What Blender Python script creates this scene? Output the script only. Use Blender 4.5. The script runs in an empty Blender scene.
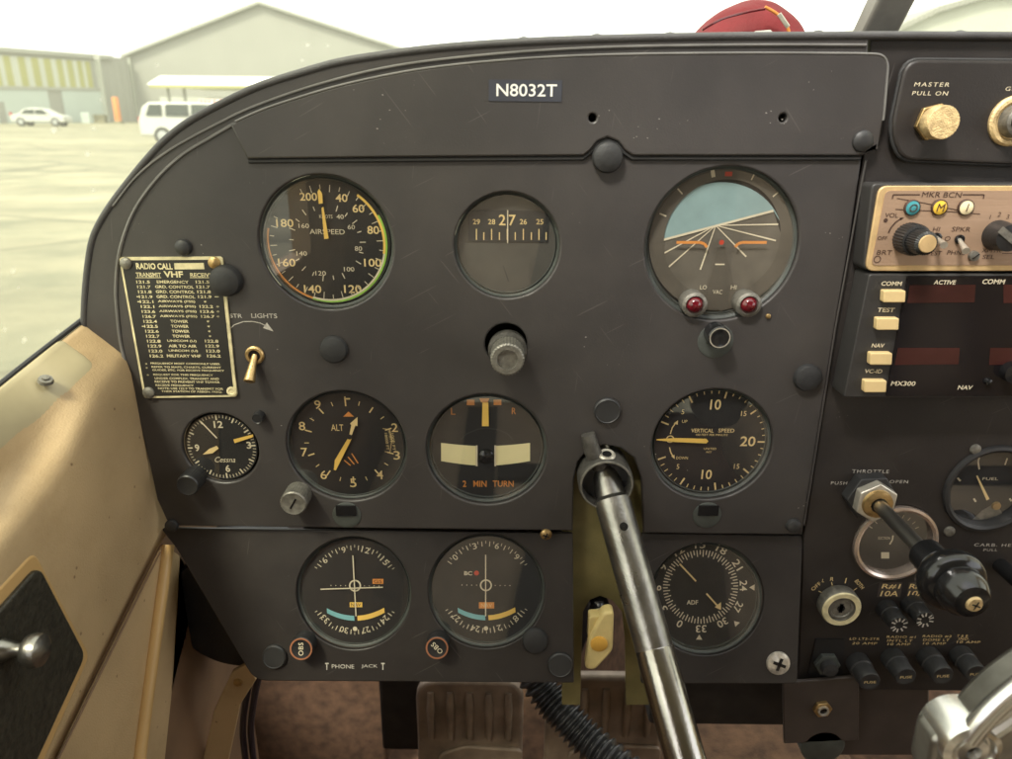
import bpy, math, random
from mathutils import Vector, Matrix
random.seed(7)
R = math.radians
sc = bpy.context.scene
col = sc.collection

# ------------------------------------------------------------------ camera
FPX, CX, CY = 731.0, 506.0, 379.5      # focal length and centre in photo pixels
D = 0.42                                # camera to instrument panel, metres
PITCH, ROLL = R(19.4), 0.0110
FW = Vector((0, math.cos(PITCH), -math.sin(PITCH)))
U0 = Vector((0, math.sin(PITCH), math.cos(PITCH)))
X0 = Vector((1, 0, 0))
RV = (X0*math.cos(ROLL) + U0*math.sin(ROLL)).normalized()
UV = (U0*math.cos(ROLL) - X0*math.sin(ROLL)).normalized()
CAM = Vector((0, -D, 0))
cd = bpy.data.cameras.new('camera'); cam = bpy.data.objects.new('camera', cd); col.objects.link(cam)
cd.sensor_width = 36; cd.lens = 36*FPX/1012
cd.clip_start = 0.01; cd.clip_end = 3000
m = Matrix((RV, UV, -FW)).transposed().to_4x4(); m.translation = CAM
cam.matrix_world = m
cd.dof.use_dof = True; cd.dof.focus_distance = 0.46; cd.dof.aperture_fstop = 11
sc.camera = cam

# ------------------------------------------------------------------ world, sun, exposure
SUN_EL, SUN_AZ = R(52), R(215)         # azimuth clockwise from +Y: behind the left shoulder
w = bpy.data.worlds.new('World'); sc.world = w; w.use_nodes = True
nt = w.node_tree; nt.nodes.clear()
sky = nt.nodes.new('ShaderNodeTexSky'); sky.sky_type = 'NISHITA'; sky.sun_disc = False
sky.sun_elevation = SUN_EL; sky.sun_rotation = SUN_AZ
sky.air_density = 1.0; sky.dust_density = 4.0; sky.ozone_density = 1.0
# overcast: thin cloud evens the blue sky out to a warm white
tcw = nt.nodes.new('ShaderNodeTexCoord')
cn = nt.nodes.new('ShaderNodeTexNoise'); cn.inputs['Scale'].default_value = 2.2; cn.inputs['Detail'].default_value = 6
nt.links.new(tcw.outputs['Generated'], cn.inputs['Vector'])
cr_ = nt.nodes.new('ShaderNodeValToRGB')
cr_.color_ramp.elements[0].position = .3; cr_.color_ramp.elements[0].color = (8.2, 8.3, 8.6, 1)
cr_.color_ramp.elements[1].position = .7; cr_.color_ramp.elements[1].color = (10.5, 10.4, 10.1, 1)
nt.links.new(cn.outputs['Fac'], cr_.inputs['Fac'])
mx = nt.nodes.new('ShaderNodeMix'); mx.data_type = 'RGBA'; mx.inputs[0].default_value = .8
nt.links.new(sky.outputs[0], mx.inputs[6]); nt.links.new(cr_.outputs[0], mx.inputs[7])
bg = nt.nodes.new('ShaderNodeBackground'); bg.inputs[1].default_value = 0.085
nt.links.new(mx.outputs[2], bg.inputs[0])
wo = nt.nodes.new('ShaderNodeOutputWorld'); nt.links.new(bg.outputs[0], wo.inputs[0])
sd = bpy.data.lights.new('sun', 'SUN'); sd.energy = 1.5; sd.angle = R(12); sd.color = (1, .96, .88)
sun = bpy.data.objects.new('sun', sd); col.objects.link(sun)
sdir = Vector((math.sin(SUN_AZ)*math.cos(SUN_EL), math.cos(SUN_AZ)*math.cos(SUN_EL), math.sin(SUN_EL)))
sun.rotation_euler = sdir.to_track_quat('Z', 'Y').to_euler()
sc.view_settings.view_transform = 'Standard'; sc.view_settings.look = 'None'
sc.view_settings.exposure = 1.9; sc.view_settings.gamma = 1
sc.render.engine = 'CYCLES'
sc.cycles.use_denoising = True
sc.cycles.max_bounces = 10; sc.cycles.diffuse_bounces = 5; sc.cycles.glossy_bounces = 4
sc.cycles.transparent_max_bounces = 12
sc.cycles.caustics_reflective = False; sc.cycles.caustics_refractive = False
sc.cycles.sample_clamp_indirect = 6

# ------------------------------------------------------------------ geometry helpers
def ray(px, py):
    return FW + RV*((px-CX)/FPX) - UV*((py-CY)/FPX)
FRAME = None                            # set while things are built on the tilted lower panel
def P(px, py, Y=0.0):
    d = ray(px, py); c = CAM
    if FRAME is not None: inv = FRAME.inverted(); d = inv.to_3x3() @ d; c = inv @ CAM
    return c + d*((Y-c.y)/d.y)
def PX(px, py, X):
    d = ray(px, py); return CAM + d*((X-CAM.x)/d.x)
def mpp(px, py, Y=0.0):                 # metres per photo pixel, across
    return abs(P(px+.5, py, Y).x - P(px-.5, py, Y).x)
def vpp(px, py, Y=0.0):                 # metres per photo pixel, down
    return abs(P(px, py+.5, Y).z - P(px, py-.5, Y).z)
GH, GS = 1.35, 0.009
def gz(y): return -GH + GS*y

def smooth(pts, n=6, closed=False):
    out = []; N = len(pts); rng = range(N) if closed else range(N-1)
    for i in rng:
        g = lambda k: Vector(pts[k % N]) if closed else Vector(pts[min(max(k, 0), N-1)])
        p0, p1, p2, p3 = g(i-1), g(i), g(i+1), g(i+2)
        for j in range(n):
            t = j/n
            out.append(.5*((2*p1)+(p2-p0)*t+(2*p0-5*p1+4*p2-p3)*t*t+(3*p1-p0-3*p2+p3)*t**3))
    if not closed: out.append(Vector(pts[-1]))
    return out
def rounded(pts, r, n=5):               # round every corner of a 2D polygon
    out = []; N = len(pts)
    for i in range(N):
        a, b, c = Vector(pts[i-1]), Vector(pts[i]), Vector(pts[(i+1) % N])
        rr = r[i] if isinstance(r, (list, tuple)) else r
        u = (a-b); v = (c-b); k = min(rr, u.length*.45, v.length*.45)
        p, q = b+u.normalized()*k, b+v.normalized()*k
        for j in range(n+1):
            t = j/n; out.append(p*(1-t)**2 + b*2*t*(1-t) + q*t*t)
    return out

_tc = {}
def text_mesh(s, bold=0.0, spacing=1.0):
    k = (s, bold, spacing)
    if k in _tc: return _tc[k]
    c = bpy.data.curves.new('lettering', 'FONT'); c.body = s; c.size = 1; c.resolution_u = 3
    c.offset = bold; c.space_character = spacing; c.space_line = .95
    o = bpy.data.objects.new('lettering', c); col.objects.link(o)
    dg = bpy.context.evaluated_depsgraph_get(); dg.update()
    me = bpy.data.meshes.new_from_object(o.evaluated_get(dg))
    vs = [tuple(v.co) for v in me.vertices]; fs = [tuple(p.vertices) for p in me.polygons]
    bpy.data.meshes.remove(me); bpy.data.objects.remove(o); bpy.data.curves.remove(c)
    xs = [v[0] for v in vs] or [0, 1]; ys = [v[1] for v in vs] or [0, 1]
    x0, x1, y0, y1 = min(xs), max(xs), min(ys), max(ys)
    _tc[k] = ([(v[0]-(x0+x1)/2, v[1]-(y0+y1)/2) for v in vs], fs, max(x1-x0, 1e-4), max(y1-y0, 1e-4))
    return _tc[k]

class MB:
    """collects shapes in a local frame: x right, z up, w towards the cabin (y = -w)"""
    def __init__(s): s.v = []; s.f = []; s.sm = []
    def add(s, vs, fs, smooth=False):
        b = len(s.v); s.v += [tuple(p) for p in vs]
        for f in fs: s.f.append(tuple(b+i for i in f)); s.sm.append(smooth)
        return s
    def poly(s, pts, w0, w1):           # prism of a 2D outline between depths w0 < w1
        n = len(pts)
        vs = [(p[0], -w1, p[1]) for p in pts]+[(p[0], -w0, p[1]) for p in pts]
        fs = [tuple(range(n)), tuple(range(2*n-1, n-1, -1))]+[(i, i+n, (i+1) % n+n, (i+1) % n) for i in range(n)]
        return s.add(vs, fs)
    def flat(s, pts, w0):
        return s.add([(p[0], -w0, p[1]) for p in pts], [tuple(range(len(pts)))])
    def rect(s, x0, z0, x1, z1, w0, w1=None):
        q = [(x0, z0), (x1, z0), (x1, z1), (x0, z1)]
        return s.flat(q, w0) if w1 is None else s.poly(q, w0, w1)
    def lathe(s, prof, cx=0, cz=0, seg=48, axis=None, knurl=0, kn=24, cap0=False, cap1=False, o=None):
        """profile [(r, w)] round the w axis, or round `axis` through point o"""
        if axis is None: ax = Vector((0, -1, 0)); org = Vector((cx, 0, cz))
        else: ax = Vector(axis).normalized(); org = Vector(o)
        e1 = ax.cross(Vector((0, 0, 1)));
        if e1.length < .1: e1 = ax.cross(Vector((0, 1, 0)))
        e1.normalize(); e2 = ax.cross(e1)
        vs = []
        for r, wd in prof:
            for i in range(seg):
                a = 2*math.pi*i/seg
                rr = r*(1+(knurl if (i % 2) else 0)) if knurl and r > 0 else r
                vs.append(org+ax*wd+e1*(rr*math.cos(a))+e2*(rr*math.sin(a)))
        fs = [(j*seg+i, j*seg+(i+1) % seg, (j+1)*seg+(i+1) % seg, (j+1)*seg+i) for j in range(len(prof)-1) for i in range(seg)]
        s.add(vs, fs, True)
        if cap0: s.add(vs[:seg], [tuple(range(seg))])
        if cap1: s.add(vs[-seg:], [tuple(range(seg))])
        return s
    def disc(s, r, wd, cx=0, cz=0, seg=48):
        return s.flat([(cx+r*math.cos(2*math.pi*i/seg), cz+r*math.sin(2*math.pi*i/seg)) for i in range(seg)], wd)
    def arc(s, r0, r1, a0, a1, wd, cx=0, cz=0):      # clock angles in degrees, clockwise from top
        n = max(2, int(abs(a1-a0)/4)); vs = []
        for i in range(n+1):
            a = R(a0+(a1-a0)*i/n)
            for r in (r0, r1): vs.append((cx+r*math.sin(a), -wd, cz+r*math.cos(a)))
        return s.add(vs, [(2*i, 2*i+1, 2*i+3, 2*i+2) for i in range(n)])
    def bar(s, x0, z0, x1, z1, wid, wd, wid2=None):
        d = Vector((x1-x0, z1-z0)); d.normalize(); n = Vector((-d.y, d.x)); h = wid/2; g = (wid2 if wid2 is not None else wid)/2
        return s.flat([(x0-n.x*h, z0-n.y*h), (x1-n.x*g, z1-n.y*g), (x1+n.x*g, z1+n.y*g), (x0+n.x*h, z0+n.y*h)], wd)
    def tick(s, a, r0, r1, wid, wd, cx=0, cz=0):
        a = R(a); return s.bar(cx+r0*math.sin(a), cz+r0*math.cos(a), cx+r1*math.sin(a), cz+r1*math.cos(a), wid, wd)
    def text(s, t, x, z, h, wd, rot=0, width=None, bold=0.0, shear=0.0, spacing=1.0, mirror=False):
        vs, fs, tw, th = text_mesh(t, bold, spacing)
        k = h/th; kx = k if width is None else width/tw
        c, q = math.cos(R(-rot)), math.sin(R(-rot)); out = []
        for (a, b) in vs:
            a, b = a*kx+b*k*shear, b*k
            out.append((x+a*c-b*q, -wd, z+a*q+b*c))
        return s.add(out, fs)
    def box(s, c, d, bev=0):
        x, y, z = c; a, b, e = d[0]/2, d[1]/2, d[2]/2
        vs = [(x+i*a, y+j*b, z+k*e) for i in (-1, 1) for j in (-1, 1) for k in (-1, 1)]
        return s.add(vs, [(0, 1, 3, 2), (4, 6, 7, 5), (0, 4, 5, 1), (2, 3, 7, 6), (0, 2, 6, 4), (1, 5, 7, 3)])
    def tube(s, pts, r, seg=12, caps=True):
        pts = [Vector(p) for p in pts]; n = len(pts); vs = []; up = Vector((.13, .31, .94))
        for i, p in enumerate(pts):
            d = (pts[min(i+1, n-1)]-pts[max(i-1, 0)]).normalized()
            e1 = d.cross(up).normalized(); e2 = d.cross(e1)
            rr = r[i] if isinstance(r, (list, tuple)) else r
            for k in range(seg):
                a = 2*math.pi*k/seg; vs.append(p+e1*(rr*math.cos(a))+e2*(rr*math.sin(a)))
        fs = [(i*seg+k, i*seg+(k+1) % seg, (i+1)*seg+(k+1) % seg, (i+1)*seg+k) for i in range(n-1) for k in range(seg)]
        s.add(vs, fs, True)
        if caps: s.add(vs[:seg], [tuple(range(seg))]); s.add(vs[-seg:], [tuple(range(seg))])
        return s
    def grid(s, rows, smooth=True):
        n = len(rows[0]); vs = [p for r in rows for p in r]
        return s.add(vs, [(j*n+i, j*n+i+1, (j+1)*n+i+1, (j+1)*n+i) for j in range(len(rows)-1) for i in range(n-1)], smooth)
    def build(s, name, mat, parent=None, off=None, sharp=35, bevel=0, subsurf=0, solid=0):
        if off is not None: s.v = [(a-off[0], b-off[1], c-off[2]) for a, b, c in s.v]
        me = bpy.data.meshes.new(name); me.from_pydata(s.v, [], s.f); me.update()
        me.polygons.foreach_set('use_smooth', [True]*len(me.polygons) if (bevel or subsurf) else s.sm)
        if (any(s.sm) or bevel) and sharp: me.set_sharp_from_angle(angle=R(sharp))
        me.materials.append(M[mat] if isinstance(mat, str) else mat)
        o = bpy.data.objects.new(name, me); col.objects.link(o)
        if solid: q = o.modifiers.new('thick', 'SOLIDIFY'); q.thickness = solid; q.offset = 0
        if subsurf: q = o.modifiers.new('sub', 'SUBSURF'); q.levels = q.render_levels = subsurf
        if bevel:
            q = o.modifiers.new('bevel', 'BEVEL'); q.width = bevel; q.segments = 3; q.limit_method = 'ANGLE'; q.angle_limit = R(40)
        if parent: o.parent = parent; tilt(o, parent)
        return o

def tilt(o, parent):
    if FRAME is not None and parent.name.startswith('instrument_panel'):
        T_ = Matrix.Translation(OP); o.matrix_basis = T_.inverted() @ FRAME @ T_
def tag(o, label, cat, group=None, kind=None):
    o['label'] = label
    if cat: o['category'] = cat
    if group: o['group'] = group
    if kind: o['kind'] = kind
    return o
def thing(name, label, cat, loc=(0, 0, 0), group=None, rz=0):
    o = bpy.data.objects.new(name, None); col.objects.link(o); o.location = loc; o.rotation_euler.z = rz
    if FRAME is not None: o.matrix_basis = FRAME @ Matrix.Translation(loc)
    o.empty_display_size = .02
    return tag(o, label, cat, group)

def plate(name, mat, outline, holes, w_front, thick, bev, parent, off=(0, 0, 0)):
    """flat sheet with real holes and a rounded edge; outline and holes as (x, z)"""
    c = bpy.data.curves.new(name, 'CURVE'); c.dimensions = '2D'; c.fill_mode = 'BOTH'
    for ring in [outline]+holes:
        sp = c.splines.new('POLY'); sp.points.add(len(ring)-1)
        for i, p in enumerate(ring): sp.points[i].co = (p[0], p[1], 0, 1)
        sp.use_cyclic_u = True
    c.extrude = max(thick/2-bev, 1e-5); c.bevel_depth = bev; c.bevel_resolution = 2; c.offset = -bev
    o = bpy.data.objects.new(name, c); col.objects.link(o)
    dg = bpy.context.evaluated_depsgraph_get(); dg.update()
    me = bpy.data.meshes.new_from_object(o.evaluated_get(dg))
    bpy.data.objects.remove(o); bpy.data.curves.remove(c)
    wm = w_front-thick/2
    for v in me.vertices: x, y, z = v.co; v.co = (x-off[0], -(z+wm)-off[1], y-off[2])
    me.materials.clear(); me.materials.append(M[mat])
    me.polygons.foreach_set('use_smooth', [True]*len(me.polygons)); me.set_sharp_from_angle(angle=R(30))
    o = bpy.data.objects.new(name, me); col.objects.link(o); o.parent = parent; tilt(o, parent)
    return o
def circ(px, py, rpx, Y=0.0, n=72):
    c = P(px, py, Y); r = rpx*mpp(px, py, Y)
    return [(c.x+r*math.cos(2*math.pi*i/n), c.z+r*math.sin(2*math.pi*i/n)) for i in range(n)]
def pxz(pts, Y=0.0): return [(P(a, b, Y).x, P(a, b, Y).z) for a, b in pts]

# ------------------------------------------------------------------ materials
M = {}
def mat(name, c, rough=.5, metal=0.0, var=.15, vs=60, bump=0.0, bs=800, spec=.5, c2=None, thr=None, coat=0, rv=0.0, aniso=None):
    m = bpy.data.materials.new(name); m.use_nodes = True; n = m.node_tree.nodes; l = m.node_tree.links
    b = n['Principled BSDF']; b.inputs['Roughness'].default_value = rough; b.inputs['Metallic'].default_value = metal
    b.inputs['Specular IOR Level'].default_value = spec; b.inputs['Coat Weight'].default_value = coat
    tc = n.new('ShaderNodeTexCoord'); nz = n.new('ShaderNodeTexNoise'); nz.inputs['Scale'].default_value = vs; nz.inputs['Detail'].default_value = 5
    mp = n.new('ShaderNodeMapping'); l.new(tc.outputs['Object'], mp.inputs[0]); l.new(mp.outputs[0], nz.inputs['Vector'])
    if aniso: mp.inputs['Scale'].default_value = aniso
    r = n.new('ShaderNodeValToRGB'); l.new(nz.outputs['Fac'], r.inputs[0])
    lo, hi = thr or (.3, .7)
    r.color_ramp.elements[0].position = lo; r.color_ramp.elements[1].position = hi
    k = c2 or tuple(min(1, q*(1+var)) for q in c)
    r.color_ramp.elements[0].color = tuple(q*(1-var) for q in c)+(1,) if c2 is None else tuple(c)+(1,)
    r.color_ramp.elements[1].color = tuple(k)+(1,)
    l.new(r.outputs[0], b.inputs['Base Color'])
    if rv:
        mr = n.new('ShaderNodeMapRange'); mr.inputs[3].default_value = rough-rv; mr.inputs[4].default_value = rough+rv
        n3 = n.new('ShaderNodeTexNoise'); n3.inputs['Scale'].default_value = vs*.6; n3.inputs['Detail'].default_value = 4
        l.new(mp.outputs[0], n3.inputs['Vector']); l.new(n3.outputs['Fac'], mr.inputs[0]); l.new(mr.outputs[0], b.inputs['Roughness'])
    if bump:
        n2 = n.new('ShaderNodeTexNoise'); n2.inputs['Scale'].default_value = bs; n2.inputs['Detail'].default_value = 3
        l.new(mp.outputs[0], n2.inputs['Vector'])
        bp = n.new('ShaderNodeBump'); bp.inputs['Strength'].default_value = bump; bp.inputs['Distance'].default_value = .0006
        l.new(n2.outputs['Fac'], bp.inputs['Height']); l.new(bp.outputs[0], b.inputs['Normal'])
    M[name] = m; return m

def panel_mat(name, c, rough):          # black satin paint with dust and fine scratches
    m = mat(name, c, rough, var=.12, vs=18, bump=.12, bs=900, rv=.08)
    n = m.node_tree.nodes; l = m.node_tree.links; b = n['Principled BSDF']
    base = b.inputs['Base Color'].links[0].from_socket
    tc = n.new('ShaderNodeTexCoord')
    v = n.new('ShaderNodeTexVoronoi'); v.inputs['Scale'].default_value = 260; l.new(tc.outputs['Object'], v.inputs['Vector'])
    nz = n.new('ShaderNodeTexNoise'); nz.inputs['Scale'].default_value = 26; nz.inputs['Detail'].default_value = 6; l.new(tc.outputs['Object'], nz.inputs['Vector'])
    r1 = n.new('ShaderNodeValToRGB'); r1.color_ramp.elements[0].position = .03; r1.color_ramp.elements[0].color = (1, 1, 1, 1)
    r1.color_ramp.elements[1].position = .09; r1.color_ramp.elements[1].color = (0, 0, 0, 1); l.new(v.outputs['Distance'], r1.inputs[0])
    r2 = n.new('ShaderNodeValToRGB'); r2.color_ramp.elements[0].position = .57; r2.color_ramp.elements[1].position = .72; l.new(nz.outputs['Fac'], r2.inputs[0])
    mu = n.new('ShaderNodeMath'); mu.operation = 'MULTIPLY'; l.new(r1.outputs[0], mu.inputs[0]); l.new(r2.outputs[0], mu.inputs[1])
    m2 = n.new('ShaderNodeMath'); m2.operation = 'MULTIPLY'; m2.inputs[1].default_value = .5; l.new(mu.outputs[0], m2.inputs[0])
    x = n.new('ShaderNodeMix'); x.data_type = 'RGBA'; l.new(m2.outputs[0], x.inputs[0]); l.new(base, x.inputs[6]); x.inputs[7].default_value = (.35, .33, .3, 1)
    last = x.outputs[2]
    for k, (rot, th) in enumerate(((28, .735), (-52, .75), (83, .745))):      # hair scratches
        mq = n.new('ShaderNodeMapping'); mq.inputs['Rotation'].default_value = (0, R(rot), 0); mp = n.new('ShaderNodeMapping'); mp.inputs['Scale'].default_value = (22, 22, 700); mp.inputs['Location'].default_value = (k*3.1, 0, k*1.7)
        l.new(tc.outputs['Object'], mq.inputs[0]); l.new(mq.outputs[0], mp.inputs[0]); sn = n.new('ShaderNodeTexNoise'); sn.inputs['Scale'].default_value = 1; sn.inputs['Detail'].default_value = 1; l.new(mp.outputs[0], sn.inputs[0])
        rp = n.new('ShaderNodeValToRGB'); rp.color_ramp.elements[0].position = th; rp.color_ramp.elements[1].position = th+.03; rp.color_ramp.elements[1].color = (.16, .16, .16, 1); l.new(sn.outputs[0], rp.inputs[0])
        y = n.new('ShaderNodeMix'); y.data_type = 'RGBA'; l.new(rp.outputs[0], y.inputs[0]); l.new(last, y.inputs[6]); y.inputs[7].default_value = (.26, .24, .22, 1); last = y.outputs[2]
    # hand grease and dust film in broad patches
    gn = n.new('ShaderNodeTexNoise'); gn.inputs['Scale'].default_value = 9; gn.inputs['Detail'].default_value = 8; gn.inputs['Roughness'].default_value = .65; l.new(tc.outputs['Object'], gn.inputs[0])
    gr = n.new('ShaderNodeValToRGB'); gr.color_ramp.elements[0].position = .42; gr.color_ramp.elements[1].position = .75; gr.color_ramp.elements[1].color = (.3, .3, .3, 1); l.new(gn.outputs[0], gr.inputs[0])
    y = n.new('ShaderNodeMix'); y.data_type = 'RGBA'; l.new(gr.outputs[0], y.inputs[0]); l.new(last, y.inputs[6]); y.inputs[7].default_value = (.085, .074, .065, 1)
    l.new(y.outputs[2], b.inputs['Base Color'])
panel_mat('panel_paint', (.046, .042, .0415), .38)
panel_mat('panel_paint_shaded', (.021, .0175, .0165), .48)  # darker copy of the panel paint; shade on the lower panels put into colour
mat('glare_vinyl', (.06, .058, .06), .5, bump=.5, bs=1500)
mat('black_plastic', (.018, .018, .019), .38, bump=.15)
mat('black_gloss', (.012, .012, .013), .18, var=.1)
mat('black_rubber', (.025, .025, .026), .6, bump=.3)
mat('dial_black', (.014, .0135, .014), .7, var=.08)
mat('bezel_grey', (.065, .072, .066), .45, var=.25, vs=90, bump=.2)
mat('bezel_dark', (.03, .03, .031), .45, var=.2)
mat('mark_white', (.7, .62, .45), .6, var=.08)
mat('mark_cream', (.78, .59, .28), .6, var=.08)
mat('mark_yellow', (.85, .55, .12), .6, var=.08)
mat('mark_orange', (.7, .27, .06), .6, var=.08)
mat('mark_green', (.3, .55, .08), .6)
mat('mark_red', (.55, .06, .03), .5)
mat('mark_blue', (.18, .42, .45), .6)
mat('panel_print', (.5, .47, .42), .6, var=.25, vs=700)
mat('brass', (.55, .38, .17), .32, metal=.85, var=.25, vs=200, bump=.4)
mat('brass_face', (.8, .58, .3), .45, metal=.45, var=.3, vs=260, bump=.9, bs=1400)
mat('chrome', (.62, .58, .5), .3, metal=.6, var=.12, vs=150)
mat('chrome_bright', (.7, .66, .58), .3, metal=.6, var=.3, vs=300)
mat('bead', (.15, .145, .14), .22, var=.2, vs=40)  # paler than the panel paint; bright edge highlights are put into the colour
mat('alu_bright', (.78, .78, .74), .25, metal=.95, var=.1)  # paler than the arm metal; bright edge highlights put into the colour
mat('alu_arm', (.3, .29, .26), .35, metal=.9, var=.3, vs=60)
mat('steel_dark', (.3, .29, .265), .3, metal=.95, var=.3, vs=80, bump=.2, aniso=(1, .08, 1), rv=.1)
mat('steel_bright', (.36, .345, .31), .22, metal=1, var=.15, vs=90, bump=.15, aniso=(1, .06, 1), rv=.07)
mat('casting', (.1, .095, .085), .5, metal=.5, var=.4, vs=120, bump=.8, bs=600)
mat('knob_grey', (.2, .19, .165), .45, metal=.5, var=.3, vs=300, bump=.4)
mat('olive_metal', (.2, .17, .07), .45, var=.25, vs=40, bump=.2)
mat('yellow_plastic', (.8, .64, .28), .4, var=.12, vs=80)
mat('yellow_end', (.8, .45, .08), .5, var=.1)
mat('placard_black', (.02, .019, .018), .4, var=.15)
mat('placard_brass', (.7, .62, .38), .45, metal=.1, var=.25, vs=160, bump=.2)
mat('tape_blue', (.042, .045, .06), .35)
mat('label_white', (.8, .79, .76), .5, var=.04)
mat('tan_paint', (.5, .36, .2), .46, var=.14, vs=14, bump=.45, bs=900, rv=.1)
m = M['tan_paint']; n = m.node_tree.nodes; l = m.node_tree.links; b = n['Principled BSDF']; base = b.inputs['Base Color'].links[0].from_socket
tc = n.new('ShaderNodeTexCoord'); v = n.new('ShaderNodeTexVoronoi'); v.inputs['Scale'].default_value = 75; l.new(tc.outputs['Object'], v.inputs[0])
q = n.new('ShaderNodeValToRGB'); q.color_ramp.elements[0].position = .05; q.color_ramp.elements[0].color = (.5, .45, .4, 1); q.color_ramp.elements[1].position = .08; l.new(v.outputs['Distance'], q.inputs[0])
z = n.new('ShaderNodeTexNoise'); z.inputs['Scale'].default_value = 26; z.inputs['Detail'].default_value = 9; z.inputs['Roughness'].default_value = .7; l.new(tc.outputs['Object'], z.inputs[0])
q2 = n.new('ShaderNodeValToRGB'); q2.color_ramp.elements[0].position = .3; q2.color_ramp.elements[0].color = (.9, .88, .85, 1); q2.color_ramp.elements[1].position = .5; l.new(z.outputs[0], q2.inputs[0])
y1 = n.new('ShaderNodeMix'); y1.data_type = 'RGBA'; y1.blend_type = 'MULTIPLY'; y1.inputs[0].default_value = 1; l.new(base, y1.inputs[6]); l.new(q.outputs[0], y1.inputs[7])
y2 = n.new('ShaderNodeMix'); y2.data_type = 'RGBA'; y2.blend_type = 'MULTIPLY'; y2.inputs[0].default_value = 1; l.new(y1.outputs[2], y2.inputs[6]); l.new(q2.outputs[0], y2.inputs[7]); l.new(y2.outputs[2], b.inputs['Base Color'])
mat('tan_ridge', (.56, .36, .15), .35, var=.1, vs=12)
mat('sill_paint', (.44, .38, .24), .25, var=.12, vs=20, rv=.08)
mat('crinkle', (.035, .032, .024), .35, var=.4, vs=350, bump=1.0, bs=420)
mat('audio_face', (.43, .29, .2), .4, metal=.25, var=.1, vs=60, bump=.15, aniso=(.05, 1, 1))
mat('audio_rim', (.75, .53, .27), .35, metal=.4, var=.15, vs=90)
mat('ink_brown', (.06, .03, .02), .6)
mat('radio_black', (.035, .033, .032), .5, var=.15, bump=.15)
mat('display_black', (.012, .01, .011), .1, var=.3, vs=15)
mat('display_red', (.05, .016, .014), .15, var=.3, vs=30)
mat('key_cream', (.8, .6, .3), .4, var=.06)
mat('red_lens', (.11, .004, .01), .08, var=.3, vs=300, coat=.6)
mat('bag_red', (.16, .003, .009), .7, var=.15, vs=50, bump=.6, bs=400)
mat('zip_metal', (.5, .48, .42), .4, metal=.7)
mat('pedal_metal', (.26, .2, .15), .5, metal=.2, var=.35, vs=40, bump=.4)
mat('carpet', (.11, .06, .032), .95, var=.4, vs=70, bump=1.0, bs=700)
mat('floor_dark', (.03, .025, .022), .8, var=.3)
mat('kick_paint', (.17, .1, .055), .6, var=.25, vs=14)
mat('duct_black', (.02, .021, .026), .5, bump=.4)
mat('hose', (.03, .03, .032), .32, var=.3, vs=80, bump=.3)
mat('grey_bracket', (.06, .048, .042), .45, var=.2, vs=40)
mat('headliner', (.5, .46, .38), .9, var=.06)
mat('seat_fabric', (.48, .38, .28), .9, var=.15, vs=25, bump=.8, bs=300)
mat('post_grey', (.3, .29, .28), .5, var=.15)
mat('seal_green', (.05, .16, .1), .3)
mat('wire_dark', (.03, .022, .03), .4)

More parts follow.
